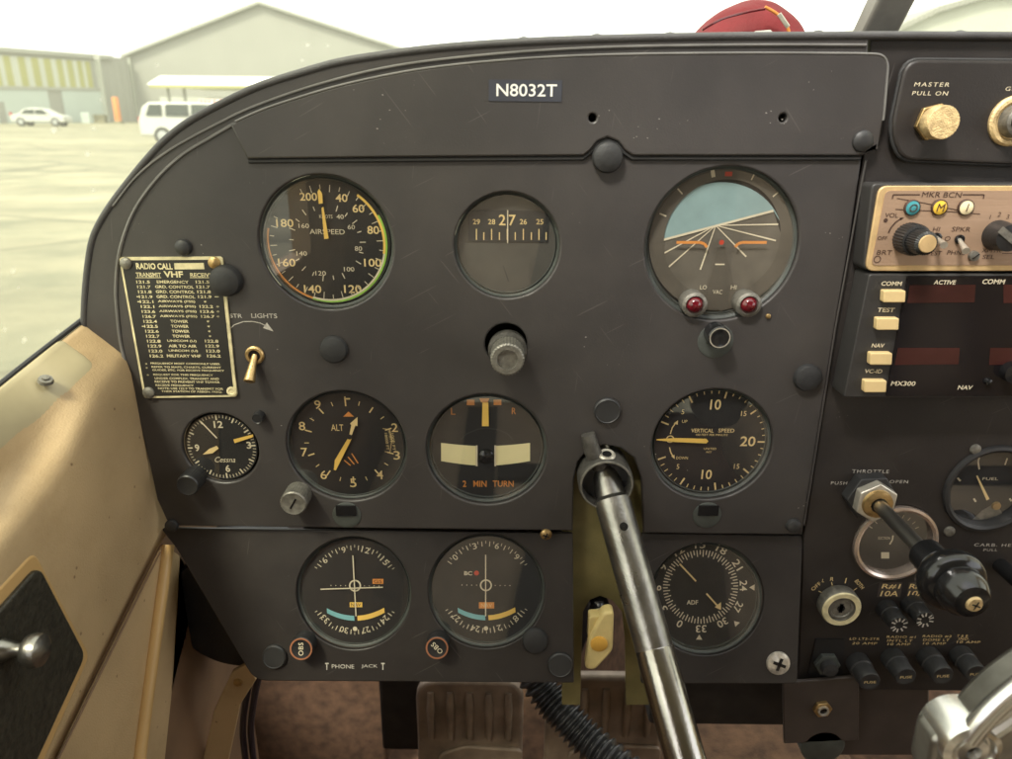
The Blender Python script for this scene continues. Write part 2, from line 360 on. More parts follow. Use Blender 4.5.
def glass(name, ior=1.5, rough=.0, dust=.0, tint=(1, 1, 1), scale=120, extra=0.0):
    m = bpy.data.materials.new(name); m.use_nodes = True; n = m.node_tree.nodes; l = m.node_tree.links; n.clear()
    o = n.new('ShaderNodeOutputMaterial'); t = n.new('ShaderNodeBsdfTransparent'); t.inputs[0].default_value = tint+(1,)
    g = n.new('ShaderNodeBsdfGlossy'); g.inputs['Roughness'].default_value = rough
    fr = n.new('ShaderNodeFresnel'); ge = n.new('ShaderNodeNewGeometry')
    io = n.new('ShaderNodeMapRange'); io.inputs[3].default_value = ior; io.inputs[4].default_value = 1/ior     # a thin pane reflects alike from both sides
    l.new(ge.outputs['Backfacing'], io.inputs[0]); l.new(io.outputs[0], fr.inputs[0])
    ad = n.new('ShaderNodeMath'); ad.inputs[1].default_value = extra; l.new(fr.outputs[0], ad.inputs[0])
    mx = n.new('ShaderNodeMixShader'); l.new(ad.outputs[0], mx.inputs[0]); l.new(t.outputs[0], mx.inputs[1]); l.new(g.outputs[0], mx.inputs[2])
    last = mx.outputs[0]
    if dust:
        tc = n.new('ShaderNodeTexCoord')
        v = n.new('ShaderNodeTexVoronoi'); v.inputs['Scale'].default_value = scale; l.new(tc.outputs['Object'], v.inputs[0])
        r = n.new('ShaderNodeValToRGB'); r.color_ramp.elements[0].position = .08; r.color_ramp.elements[0].color = (1, 1, 1, 1)
        r.color_ramp.elements[1].position = .2; r.color_ramp.elements[1].color = (0, 0, 0, 1); l.new(v.outputs['Distance'], r.inputs[0])
        z = n.new('ShaderNodeTexNoise'); z.inputs['Scale'].default_value = scale*.25; l.new(tc.outputs['Object'], z.inputs[0])
        r2 = n.new('ShaderNodeValToRGB'); r2.color_ramp.elements[0].position = .5; r2.color_ramp.elements[1].position = .62; l.new(z.outputs[0], r2.inputs[0])
        mm = n.new('ShaderNodeMath'); mm.operation = 'MULTIPLY'; l.new(r.outputs[0], mm.inputs[0]); l.new(r2.outputs[0], mm.inputs[1])
        z2 = n.new('ShaderNodeTexNoise'); z2.inputs['Scale'].default_value = 5; z2.inputs['Detail'].default_value = 6; l.new(tc.outputs['Object'], z2.inputs[0])
        mr = n.new('ShaderNodeMapRange'); mr.inputs[3].default_value = dust*.5; mr.inputs[4].default_value = dust*1.5; l.new(z2.outputs[0], mr.inputs[0])
        m3 = n.new('ShaderNodeMath'); m3.operation = 'MULTIPLY_ADD'; m3.inputs[1].default_value = .4; l.new(mm.outputs[0], m3.inputs[0]); l.new(mr.outputs[0], m3.inputs[2])
        df = n.new('ShaderNodeBsdfDiffuse'); df.inputs[0].default_value = (.85, .85, .7, 1)
        tr = n.new('ShaderNodeBsdfTranslucent'); tr.inputs[0].default_value = (.85, .86, .66, 1)
        a2 = n.new('ShaderNodeMixShader'); a2.inputs[0].default_value = .5; l.new(df.outputs[0], a2.inputs[1]); l.new(tr.outputs[0], a2.inputs[2])
        x = n.new('ShaderNodeMixShader'); l.new(m3.outputs[0], x.inputs[0]); l.new(last, x.inputs[1]); l.new(a2.outputs[0], x.inputs[2]); last = x.outputs[0]
    l.new(last, o.inputs[0]); M[name] = m
glass('gauge_glass', 1.55, .02, extra=.08)
glass('windscreen_glass', 1.45, 0.01, dust=.17, tint=(.93, .94, .78), scale=70)

# outdoor materials
mat('tarmac', (.2, .19, .13), .9, var=.2, vs=.35, bump=.2, bs=30)
mat('cladding', (.275, .28, .255), .6, var=.05, vs=.3)
mat('cladding_stripe', (.33, .33, .12), .6, var=.05, vs=.4)
mat('cladding_white', (.45, .47, .42), .6, var=.05, vs=.4)
mat('door_blue', (.42, .48, .46), .6, var=.05, vs=.3)
mat('roof_metal', (.3, .31, .28), .5, var=.08, vs=.3)
mat('canopy_white', (.8, .8, .76), .5, var=.04)
mat('car_white', (.45, .46, .43), .3, var=.02, coat=.4)
mat('car_glass', (.015, .025, .025), .4, var=.1, spec=.2)
mat('tyre', (.03, .03, .03), .8)
mat('rim_alloy', (.4, .42, .42), .4, metal=.6)
mat('orange_paint', (.6, .2, .05), .6)
mat('sign_red', (.6, .04, .06), .6)
mat('sign_teal', (.05, .35, .28), .6)
mat('foliage', (.05, .09, .04), .8, var=.4, vs=2)
mat('bark', (.1, .07, .05), .9)
mat('lamp_red', (.4, .03, .03), .3)
def corrugate(name, scale, amt):
    m = M[name]; n = m.node_tree.nodes; l = m.node_tree.links; b = n['Principled BSDF']
    tc = n.new('ShaderNodeTexCoord'); wv = n.new('ShaderNodeTexWave'); wv.inputs['Scale'].default_value = scale
    l.new(tc.outputs['Object'], wv.inputs[0]); bp = n.new('ShaderNodeBump'); bp.inputs['Strength'].default_value = amt; bp.inputs['Distance'].default_value = .05
    l.new(wv.outputs[1], bp.inputs['Height']); l.new(bp.outputs[0], b.inputs['Normal'])
corrugate('cladding', .9, .8); corrugate('cladding_white', 1.2, .6); corrugate('roof_metal', .9, .6)

# ------------------------------------------------------------------ crop frames used while measuring the photo
CR = {'A': (240, 160, 4.744), 'B': (420, 160, 4.744), 'C': (620, 150, 3.614), 'E': (100, 240, 4.463), 'F': (150, 380, 3.748),
      'G': (410, 380, 4.4), 'H': (630, 370, 4.465), 'I': (240, 520, 4.463), 'J': (410, 520, 4.463), 'K': (560, 520, 3.174),
      'L': (800, 420, 4.467), 'M': (780, 560, 3.815), 'N': (820, 160, 3.036), 'O': (860, 175, 6.658), 'Q': (860, 60, 6.322),
      'S': (830, 580, 5.56), 'V': (110, 250, 7.229), 'W': (130, 325, 6.325), 'Z': (0, 0, 1)}
class Plane:
    """measured coordinates of a crop -> local x, z of a thing, on the plane y = Y"""
    def __init__(s, crop, Y, org): s.x0, s.y0, s.k = CR[crop]; s.Y = Y; s.o = org
    def px(s, x, y): return s.x0+x/s.k, s.y0+y/s.k
    def __call__(s, x, y): p = P(*s.px(x, y), s.Y); return p.x-s.o.x, p.z-s.o.z
    def w(s, n, x, y): return n/s.k*mpp(*s.px(x, y), s.Y)
    def h(s, n, x, y): return n/s.k*vpp(*s.px(x, y), s.Y)
    def wd(s): return -(s.Y-s.o.y)
def put(mb, pl, t, x, y, h, width=None, lift=.0002, **k):
    a, b = pl(x, y)
    mb.text(t, a, b, pl.h(h, x, y), pl.wd()+lift, width=None if width is None else pl.w(width, x, y), **k)
def seg(mb, pl, x0, y0, x1, y1, wid, lift=.0002, wid2=None):
    a = pl(x0, y0); b = pl(x1, y1)
    mb.bar(a[0], a[1], b[0], b[1], pl.w(wid, x0, y0), pl.wd()+lift, None if wid2 is None else pl.w(wid2, x0, y0))
def shape(mb, pl, pts, lift=.0002): mb.flat([pl(*p) for p in pts], pl.wd()+lift)
def line(mb, pl, pts, wid, lift=.0002):
    for a, b in zip(pts, pts[1:]): seg(mb, pl, a[0], a[1], b[0], b[1], wid, lift)

# ================================================================== OUTDOORS
g = MB(); g.add([(-900, -60, gz(-60)), (900, -60, gz(-60)), (900, 1500, gz(1500)), (-900, 1500, gz(1500))], [(0, 1, 2, 3)])
o = g.build('ground', 'tarmac'); tag(o, 'pale sunlit concrete apron with faint lighter streaks running to the hangars', None, kind='structure')
m = M['tarmac']; n = m.node_tree.nodes; l = m.node_tree.links; b = n['Principled BSDF']; base = b.inputs['Base Color'].links[0].from_socket
tc = n.new('ShaderNodeTexCoord'); mp = n.new('ShaderNodeMapping'); mp.inputs['Scale'].default_value = (.06, .55, 1); mp.inputs['Rotation'].default_value = (0, 0, R(-14))
nz = n.new('ShaderNodeTexNoise'); nz.inputs['Scale'].default_value = 1; nz.inputs['Detail'].default_value = 7; l.new(tc.outputs['Object'], mp.inputs[0]); l.new(mp.outputs[0], nz.inputs[0])
rr = n.new('ShaderNodeValToRGB'); rr.color_ramp.elements[0].position = .47; rr.color_ramp.elements[1].position = .68; l.new(nz.outputs[0], rr.inputs[0])
x = n.new('ShaderNodeMix'); x.data_type = 'RGBA'; l.new(rr.outputs[0], x.inputs[0]); l.new(base, x.inputs[6]); x.inputs[7].default_value = (.32, .3, .21, 1)
n2 = n.new('ShaderNodeTexNoise'); n2.inputs['Scale'].default_value = .9; n2.inputs['Detail'].default_value = 9; n2.inputs['Roughness'].default_value = .7; l.new(tc.outputs['Object'], n2.inputs[0])
r3 = n.new('ShaderNodeValToRGB'); r3.color_ramp.elements[0].position = .35; r3.color_ramp.elements[0].color = (.62, .66, .62, 1); r3.color_ramp.elements[1].position = .65; r3.color_ramp.elements[1].color = (1.12, 1.1, 1.05, 1); l.new(n2.outputs[0], r3.inputs[0])
vo = n.new('ShaderNodeTexVoronoi'); vo.feature = 'DISTANCE_TO_EDGE'; vo.inputs['Scale'].default_value = .16; l.new(tc.outputs['Object'], vo.inputs[0])
r4 = n.new('ShaderNodeValToRGB'); r4.color_ramp.elements[0].position = .004; r4.color_ramp.elements[0].color = (.6, .6, .6, 1); r4.color_ramp.elements[1].position = .012; l.new(vo.outputs[0], r4.inputs[0])
ya = n.new('ShaderNodeMix'); ya.data_type = 'RGBA'; ya.blend_type = 'MULTIPLY'; ya.inputs[0].default_value = 1; l.new(x.outputs[2], ya.inputs[6]); l.new(r3.outputs[0], ya.inputs[7])
yb = n.new('ShaderNodeMix'); yb.data_type = 'RGBA'; yb.blend_type = 'MULTIPLY'; yb.inputs[0].default_value = 1; l.new(ya.outputs[2], yb.inputs[6]); l.new(r4.outputs[0], yb.inputs[7])
l.new(yb.outputs[2], b.inputs['Base Color'])

def wall_quad(mb, a, b, z0a, z1a, z0b, z1b, t=.15):
    """upright slab from ground point a to b (x, y), bottom and top heights at each end, thickness t away from the camera"""
    d = Vector((b[0]-a[0], b[1]-a[1])).normalized(); nn = Vector((-d.y, d.x))*t
    vs = [(a[0], a[1], z0a), (b[0], b[1], z0b), (b[0], b[1], z1b), (a[0], a[1], z1a)]
    vs += [(v[0]+nn.x, v[1]+nn.y, v[2]) for v in vs]
    mb.add(vs, [(0, 1, 2, 3), (7, 6, 5, 4), (0, 4, 5, 1), (1, 5, 6, 2), (2, 6, 7, 3), (3, 7, 4, 0)])

# big gabled hangar
Yh = 95; el = P(127, 57, Yh); ap = P(260, 5, Yh); er = P(412, 52, Yh)
hz = gz(Yh)-.3
hg = thing('gabled_hangar', 'large grey gabled metal hangar directly beyond the windscreen', 'hangar', (ap.x, Yh, hz))
oo = (ap.x, Yh, hz)
er.z = el.z + .1; er.x = ap.x+(ap.x-el.x)*1.18
mb = MB(); pts = [(el.x, hz), (er.x, hz), (er.x, er.z), (ap.x, ap.z), (el.x, el.z)]
mb.add([(p[0], Yh, p[1]) for p in pts]+[(p[0], Yh+45, p[1]) for p in pts],
       [(0, 1, 2, 3, 4), (9, 8, 7, 6, 5), (0, 5, 6, 1), (1, 6, 7, 2), (4, 9, 5, 0)]); mb.build('wall', 'cladding', hg, oo)
mb = MB()
for a, c in ((el, ap), (ap, er)):
    d = Vector((c.x-a.x, 0, c.z-a.z)); e = d.normalized()*.5; s1 = a-e if a is el else a; s2 = c+e if c is er else c
    mb.add([(s1.x, Yh-.6, s1.z+.05), (s2.x, Yh-.6, s2.z+.05), (s2.x, Yh+45.5, s2.z+.05), (s1.x, Yh+45.5, s1.z+.05),
            (s1.x, Yh-.6, s1.z+.4), (s2.x, Yh-.6, s2.z+.4), (s2.x, Yh+45.5, s2.z+.4), (s1.x, Yh+45.5, s1.z+.4)],
           [(0, 1, 2, 3), (7, 6, 5, 4), (0, 4, 5, 1), (1, 5, 6, 2), (2, 6, 7, 3), (3, 7, 4, 0)])
mb.build('roof', 'roof_metal', hg, oo)
mb = MB(); mb.box((el.x+.2, Yh-.2, (hz+el.z)/2), (.5, .3, el.z-hz)); mb.build('corner_trim', 'cladding_white', hg, oo)

# striped hangar, left
a = P(-60, 130, 72); b_ = P(122, 122, 92); za, zb = gz(72)-.2, gz(92)-.2
def tz(t, pxa, pxb, ya, yb):            # height of a line given by two photo heights at the ends of the wall
    return None
A2, B2 = (a.x, 72), (b_.x, 92)
hl = thing('striped_hangar', 'low hangar with yellow and white upper stripes and pale blue doors at far left', 'hangar', (A2[0], A2[1], za))
oo = (A2[0], A2[1], za)
def on(t): return (A2[0]+(B2[0]-A2[0])*t, A2[1]+(B2[1]-A2[1])*t)
def tpx(px):                            # where along the wall a photo column falls
    lo, hi = -1.0, 2.0
    for _ in range(40):
        md = (lo+hi)/2; q = on(md); v = Vector((q[0], q[1], 0))-CAM
        xp = CX+FPX*v.dot(RV)/v.dot(FW)
        if xp < px: lo = md
        else: hi = md
    return lo
def hgt(px, py):
    t = tpx(px); q = on(t); return P(px, py, q[1]).z
top0, top1 = hgt(0, 47), hgt(122, 57); mid0, mid1 = hgt(0, 87), hgt(100, 88)
def H(v0, v1, px): return v0+(v1-v0)*(px/122)
mb = MB(); t0, t1 = tpx(-60), tpx(136)
wall_quad(mb, on(t0), on(t1), za-.5, H(top0, top1, -60), zb-.5, H(top0, top1, 136), 20); mb.build('wall', 'cladding', hl, oo)
mb = MB(); mb2 = MB()
xs = [-50, -38, -26, -14, -3, 4, 11, 16, 23, 30, 37, 43, 50, 55, 62, 67, 73, 77, 83, 87, 92, 95, 100]
for i in range(len(xs)-1):
    t0, t1 = tpx(xs[i]), tpx(xs[i+1])
    dd = .25
    q = mb if i % 2 else mb2
    p0, p1 = on(t0), on(t1)
    wall_quad(q, (p0[0], p0[1]-dd), (p1[0], p1[1]-dd), H(mid0, mid1, xs[i]), H(top0, top1, xs[i])-.7, H(mid0, mid1, xs[i+1]), H(top0, top1, xs[i+1])-.7, .1)
mb.build('yellow_panels', 'cladding_stripe', hl, oo); mb2.build('white_panels', 'cladding_white', hl, oo)
for x0, x1 in ((-55, 54), (68, 106)):
    mb = MB(); p0, p1 = on(tpx(x0)), on(tpx(x1))
    wall_quad(mb, (p0[0], p0[1]-.35), (p1[0], p1[1]-.35), za-.3, H(mid0, mid1, x0)-.3, zb-.3, H(mid0, mid1, x1)-.3, .1); mb.build('sliding_door', 'door_blue', hl, oo)
mb = MB()
p0 = on(tpx(108)); mb.box((p0[0], p0[1]-.5, (zb+H(top0, top1, 108))/2), (.6, .3, H(top0, top1, 108)-zb)); mb.build('corner_trim', 'cladding_white', hl, oo)
mb = MB(); t0, t1 = tpx(-60), tpx(127); p0, p1 = on(t0), on(t1)
wall_quad(mb, (p0[0], p0[1]-1), (p1[0], p1[1]-1), H(top0, top1, -60)-.35, H(top0, top1, -60)+.1, H(top0, top1, 127)-.35, H(top0, top1, 127)+.1, 22); mb.build('roof', 'roof_metal', hl, oo)

# orange post
Y = 82; p = P(118, 118, Y); q = P(118, 97, Y); zz = gz(Y)
t = thing('orange_pillar', 'orange pillar standing at the corner between the two hangars', 'pillar', (p.x, Y, zz))
mb = MB(); mb.lathe([(.32, 0), (.32, q.z-zz-.1), (.25, q.z-zz)], axis=(0, 0, 1), o=(0, 0, 0), cap1=True, seg=16); mb.build('post', 'orange_paint', t)
mb = MB(); mb.lathe([(.5, 0), (.5, .25), (.33, .3)], axis=(0, 0, 1), o=(0, 0, 0), cap1=True, seg=16); mb.build('base', 'tarmac', t)

# doors, gutter and yard clutter
mb = MB(); p0, p1 = on(tpx(-56)), on(tpx(108)); wall_quad(mb, (p0[0], p0[1]-.5), (p1[0], p1[1]-.5), H(mid0, mid1, -56)-.25, H(mid0, mid1, -56)+.1, H(mid0, mid1, 108)-.25, H(mid0, mid1, 108)+.1, .15); mb.build('door_track', 'roof_metal', hl, oo)
mb = MB(); p0, p1 = on(tpx(3)), on(tpx(10)); wall_quad(mb, (p0[0], p0[1]-.5), (p1[0], p1[1]-.5), za, za+2.3, zb, za+2.3, .1); mb.build('side_door', 'cladding', hl, oo)
for px_, py_, Yb, w_, h_ in ((88, 122, 84, .9, 1.1), (100, 121, 86, 1.4, .9)):
    p = P(px_, py_, Yb); o = MB().box((0, 0, h_/2), (w_, .8, h_)).box((0, -.42, h_*.6), (w_*.8, .04, h_*.1)).build('storage_crate', 'tarmac' if w_ > 1 else 'door_blue', bevel=.03); o.location = (p.x, Yb, gz(Yb))
    tag(o, ('low wide pale crate' if w_ > 1 else 'small pale blue crate')+' by the sliding door of the striped hangar', 'crate', 'crates by the striped hangar')
# white canopy
Y = 62; c0, c1 = P(146, 80, Y), P(470, 78, Y); zt, zb_ = P(200, 76, Y).z, P(200, 85, Y).z
t = thing('white_canopy', 'long white flat canopy on thin posts in front of the gabled hangar', 'canopy', (c0.x, Y, gz(Y)))
oo = (c0.x, Y, gz(Y))
mb = MB(); mb.add([(c0.x, Y, zb_), (c1.x, Y, zb_), (c1.x, Y+12, zb_), (c0.x, Y+12, zb_), (c0.x+.9, Y+.6, zt), (c1.x, Y+.6, zt), (c1.x, Y+12, zt), (c0.x+.9, Y+12, zt)],
       [(3, 2, 1, 0), (4, 5, 6, 7), (0, 1, 5, 4), (1, 2, 6, 5), (2, 3, 7, 6), (3, 0, 4, 7)]); mb.build('roof', 'canopy_white', t, oo)
mb = MB(); mb.box(((c0.x+c1.x)/2, Y+.1, zb_-.12), (c1.x-c0.x-.4, .2, .24)); mb.build('fascia_beam', 'cladding_stripe', t, oo)
for px in (168, 184, 250, 330):
    p = P(px, 90, Y+1); mb = MB(); mb.box((p.x, Y+1, (zb_+gz(Y))/2), (.18, .18, zb_-gz(Y)+.2)); mb.build('post', 'cladding', t, oo)
# low pale wall under the canopy and sign
mb = MB(); p0, p1 = P(160, 100, Y+11), P(470, 100, Y+11); wall_quad(mb, (p0.x, Y+11), (p1.x, Y+11), gz(Y)-.2, P(160, 97, Y+11).z, gz(Y)-.2, P(160, 97, Y+11).z, .3)
o = mb.build('low_wall', 'cladding_white'); tag(o, 'low pale wall running behind the canopy posts', 'wall')
Y = 50; p0, p1 = P(199, 99, Y), P(236, 114, Y)
t = thing('red_sign', 'red and teal sign board behind the white utility vehicle', 'sign', ((p0.x+p1.x)/2, Y, gz(Y)))
oo = ((p0.x+p1.x)/2, Y, gz(Y))
mb = MB(); mb.box(((p0.x+p1.x)/2, Y, (p0.z+p1.z)/2), (p1.x-p0.x, .06, p0.z-p1.z)); mb.build('board', 'canopy_white', t, oo)
mb = MB()
for (x0, y0, x1, y1) in ((190, 115, 204, 103), (200, 101, 212, 103), (207, 108, 213, 114)):
    pass
for x_ in (200, 204, 208, 213, 220, 226):
    u, v = P(x_, 100, Y-.05), P(x_+3, 104, Y-.05); mb.box(((u.x+v.x)/2, Y-.05, (u.z+v.z)/2), (v.x-u.x, .03, u.z-v.z))
u, v = P(207, 104, Y-.05), P(213, 112, Y-.05); mb.box(((u.x+v.x)/2, Y-.05, (u.z+v.z)/2), (v.x-u.x, .03, u.z-v.z))
mb.build('red_marks', 'sign_red', t, oo)
u = P(219, 107.5, Y-.05); mb = MB(); mb.lathe([(.0001, .03), (.2, .03), (.2, 0)], seg=20, axis=(0, -1, 0), o=(u.x, Y-.04, u.z)); mb.build('teal_mark', 'sign_teal', t, oo)
for px in (201, 234):
    u = P(px, 110, Y); mb = MB(); mb.box((u.x, Y+.08, (p1.z+gz(Y))/2), (.08, .08, p1.z-gz(Y)+.2)); mb.build('post', 'roof_metal', t, oo)

def vehicle(name, label, px, py, dist, L, Wd, prof, wins, wheels, heading, cat):
    p = P(px, py, dist); t = thing(name, label, cat, (p.x, dist, gz(dist)), rz=heading)
    # profile side view (x along length, z up), extruded with a tucked-in cabin
    mb = MB(); n_ = len(prof); vs = []
    for (x, z) in prof:
        tuck = 0 if z < .95 else (z-.95)*.28
        vs += [(x, -Wd/2+tuck, z), (x, Wd/2-tuck, z)]
    fs = [(2*i, 2*i+1, 2*((i+1) % n_)+1, 2*((i+1) % n_)) for i in range(n_)]+[tuple(2*i for i in range(n_)), tuple(2*i+1 for i in range(n_-1, -1, -1))]
    mb.add(vs, fs); mb.build('body', 'car_white', t, bevel=.06)
    for w_ in wins:
        mb = MB(); vs = []
        for (x, z) in w_: tuck = max(0, (z-.95)*.28); vs.append((x, -Wd/2+tuck-.012, z))
        for (x, z) in w_: tuck = max(0, (z-.95)*.28); vs.append((x, -Wd/2+tuck+.02, z))
        k = len(w_); mb.add(vs, [tuple(range(k)), tuple(range(2*k-1, k-1, -1))]+[(i, i+k, (i+1) % k+k, (i+1) % k) for i in range(k)])
        mb.build('window', 'car_glass', t)
    for wx in wheels:
        for sy in (-1, 1):
            mb = MB(); mb.lathe([(.2, .1), (.34, .1), (.36, .06), (.36, -.08), (.34, -.1), (.2, -.1)], axis=(0, sy, 0), o=(wx, sy*(Wd/2-.08), .35), seg=28)
            wh = mb.build('wheel', 'tyre', t)
            mb = MB(); mb.lathe([(.001, .115), (.06, .12), (.21, .1), (.22, .06)], axis=(0, sy, 0), o=(wx, sy*(Wd/2-.08), .35), seg=28); mb.build('rim', 'rim_alloy', wh)
    mb = MB(); mb.box((-L/2+.03, -Wd/2+.22, .95), (.1, .3, .3)); mb.build('tail_lamp', 'lamp_red', t)
    mb = MB(); mb.box((L/2-.08, -Wd/2+.25, .72), (.12, .34, .16)); mb.build('headlight', 'rim_alloy', t)
    return t
suv = [(-2.4, .35), (-2.42, .95), (-2.25, 1.5), (-2.0, 1.68), (.5, 1.70), (.85, 1.6), (1.45, 1.12), (2.2, 1.02), (2.42, .85), (2.42, .35)]
vehicle('utility_vehicle', 'white boxy utility vehicle with dark side windows parked before the canopy', 207, 142, 33, 4.85, 1.85, suv,
        [[(-2.1, 1.15), (-1.45, 1.15), (-1.45, 1.6), (-1.95, 1.6)], [(-1.3, 1.15), (-.35, 1.15), (-.35, 1.62), (-1.3, 1.62)], [(-.25, 1.15), (1.15, 1.15), (.7, 1.6), (-.25, 1.62)]],
        (-1.5, 1.45), R(4), 'car')
sed = [(-2.1, .35), (-2.15, .85), (-1.5, .98), (-1.0, 1.38), (-.3, 1.46), (.5, 1.42), (1.2, 1.0), (2.0, .85), (2.12, .6), (2.1, .35)]
vehicle('small_car', 'small white saloon car parked by the blue hangar doors', 43, 124, 66, 4.3, 1.75, sed,
        [[(-1.25, 1.0), (-.2, 1.0), (-.2, 1.36), (-.85, 1.34)], [(-.1, 1.0), (1.0, 1.0), (.45, 1.34), (-.1, 1.37)]], (-1.35, 1.35), R(8), 'car')

# trees beyond the hangar
def tree(px, py, Y, hw, label):
    top = P(px, py, Y).z; zg = gz(Y); p = P(px, 60, Y); Ht = top-zg
    t = thing('leafy_tree', label, 'tree', (p.x, Y, zg), group='trees beyond the hangar')
    mb = MB(); mb.tube([(0, 0, -.3), (.1, 0, Ht*.3), (0, .1, Ht*.75)], [.4, .3, .1], 10)
    for k in range(6):
        a = k*1.05; mb.tube([(0, 0, Ht*(.3+.06*k)), (math.cos(a)*hw*.5, math.sin(a)*hw*.5, Ht*(.5+.06*k))], [.14, .04], 6)
    mb.build('trunk', 'bark', t)
    mb = MB()
    cl = [(Vector((random.uniform(-1, 1)*hw*.7, random.uniform(-1, 1)*hw*.7, Ht*random.uniform(.45, .88))), random.uniform(.25, .45)*hw) for _ in range(22)]
    for c, r in cl:
        for _ in range(70):
            d = Vector((random.gauss(0, 1), random.gauss(0, 1), random.gauss(0, 1))).normalized()*r*random.uniform(.6, 1.05)
            q = c+d; s = random.uniform(.12, .3); u = Vector((random.gauss(0, 1), random.gauss(0, 1), random.gauss(0, 1))).normalized(); v = u.orthogonal().normalized()
            mb.add([q-u*s, q+v*s*.6, q+u*s, q-v*s*.6], [(0, 1, 2, 3)])
    mb.build('crown', 'foliage', t)
tree(432, 45, 150, 5, 'leafy tree just right of the gabled hangar roof, half hidden by it')
tree(455, 46, 160, 5, 'leafy tree farthest from the gabled hangar, barely above the glareshield')

# pale building right
Y = 60; q = [P(880, 70, Y), P(880, 40, Y), P(935, 14, Y), P(990, -2, Y), P(1200, -14, Y), P(1200, 70, Y)]
t = thing('pale_hangar', 'pale hangar with a sloping roof seen right of the windscreen post', 'hangar', (q[0].x, Y, gz(Y)))
oo = (q[0].x, Y, gz(Y))
mb = MB(); pts = [(v.x, v.z) for v in q]; pts[0] = (pts[0][0], gz(Y)-.3); pts[-1] = (pts[-1][0], gz(Y)-.3)
mb.add([(a_, Y, c_) for a_, c_ in pts]+[(a_, Y+30, c_) for a_, c_ in pts], [tuple(range(6)), tuple(range(11, 5, -1))]+[(i, i+6, (i+1) % 6+6, (i+1) % 6) for i in range(6)])
mb.build('wall', 'cladding_white', t, oo)
mb = MB()
for a_, c_ in zip(q[1:4], q[2:5]):
    d = (c_-a_); mb.add([(a_.x, Y-.5, a_.z+.05), (c_.x, Y-.5, c_.z+.05), (c_.x, Y+31, c_.z+.05), (a_.x, Y+31, a_.z+.05), (a_.x, Y-.5, a_.z+.45), (c_.x, Y-.5, c_.z+.45), (c_.x, Y+31, c_.z+.45), (a_.x, Y+31, a_.z+.45)],
        [(0, 1, 2, 3), (7, 6, 5, 4), (0, 4, 5, 1), (1, 5, 6, 2), (2, 6, 7, 3), (3, 7, 4, 0)])
mb.build('roof', 'cladding', t, oo)

# ================================================================== CABIN
cab = thing('aircraft_cabin', 'tan painted cabin side wall and footwell around the instrument panel', 'cabin', (0, 0, -.8))
OC = (0, 0, -.8)
XW = -.229
def fwd(q): return [q[0]+Vector((0, .07, 0))]+q
def rowp(pts): return fwd(smooth([tuple(P(*q)) for q in pts], 6))
def rowx(pts, X): return fwd(smooth([tuple(PX(a, b, X)) for a, b in pts], 6))
rows = [rowp([(86, 320, .006), (45, 352, -.035), (0, 388, -.07), (-90, 460, -.14)]),
        rowp([(96, 329, .006), (56, 362, -.035), (12, 400, -.07), (-78, 480, -.14)]),
        rowp([(106, 336, .006), (72, 372, -.035), (30, 420, -.07), (-64, 510, -.14)]),
        rowp([(116, 344, .006), (84, 386, -.035), (44, 442, -.068), (-55, 545, -.135)]),
        rowx([(124, 358), (92, 405), (46, 480), (-60, 600)], XW-.001),
        rowx([(131, 385), (100, 430), (52, 515), (-80, 660)], XW),
        rowx([(145, 450), (118, 500), (66, 590), (-100, 760)], XW),
        rowx([(163, 543), (132, 604), (86, 700), (20, 850)], XW)]
mb = MB(); mb.grid(rows); mb.build('door_panel', 'tan_paint', cab, OC, sharp=0, subsurf=1, solid=.003)
sl = []
for j, rw in enumerate([rows[0], rows[1], rows[2], rows[3]]): sl.append([p+Vector((.0006, 0, .0012)) for p in rw[5:]])
sl.append([p+Vector((.0012, 0, -.002)) for p in rows[3][5:]])
mb = MB(); mb.grid(sl); mb.build('window_sill', 'sill_paint', cab, OC, sharp=0, subsurf=1, solid=.0012)
# window seal along the sill
mb = MB(); mb.tube([p+Vector((-.001, 0, .001)) for p in rows[0][1:]], .0016, 8); mb.build('window_seal', 'black_rubber', cab, OC)
mb = MB(); c = P(45, 384, -.045); c = PX(45, 384, (rows[1][8].x+rows[2][8].x)/2)+Vector((.0006, 0, .0014))
# sill rivet
nrm = Vector((.35, -.25, .9)).normalized()
mb.lathe([(.0001, .0022), (.0018, .002), (.002, .001), (.0034, .0008), (.004, -.001)], axis=nrm, o=c+nrm*.0012, seg=20); mb.build('sill_rivet', 'knob_grey', cab, OC)
# lower side panels
XL = -.233
mb = MB(); pts = [PX(163, 547, XL), PX(55, 765, XL), PX(20, 900, XL), PX(100, 1000, XL), PX(150, 900, XL), PX(215, 700, XL), PX(196, 560, XL)]
mb.add([(XL, -1.6, -.262), (XL, .12, -.262), (XL, .12, -.85), (XL, -1.6, -.85)], [(0, 1, 2, 3)]); mb.build('lower_side_wall', 'kick_paint', cab, OC)
mb = MB(); q = [PX(163, 546, XL+.002), PX(50, 775, XL+.002), PX(10, 900, XL+.002), PX(128, 900, XL+.002), PX(140, 759, XL+.002), PX(168, 548, XL+.002)]
mb.add(q+[v+Vector((-.0015, 0, 0)) for v in q], [tuple(range(6)), tuple(range(11, 5, -1))]+[(i, i+6, (i+1) % 6+6, (i+1) % 6) for i in range(6)]); mb.build('kick_panel', 'tan_paint', cab, OC)
mb = MB(); q = [PX(170, 549, XL+.003), PX(142, 759, XL+.003), PX(128, 900, XL+.003), PX(150, 900, XL-.0), PX(172, 690, XL), PX(197, 590, XL), PX(180, 556, XL)]
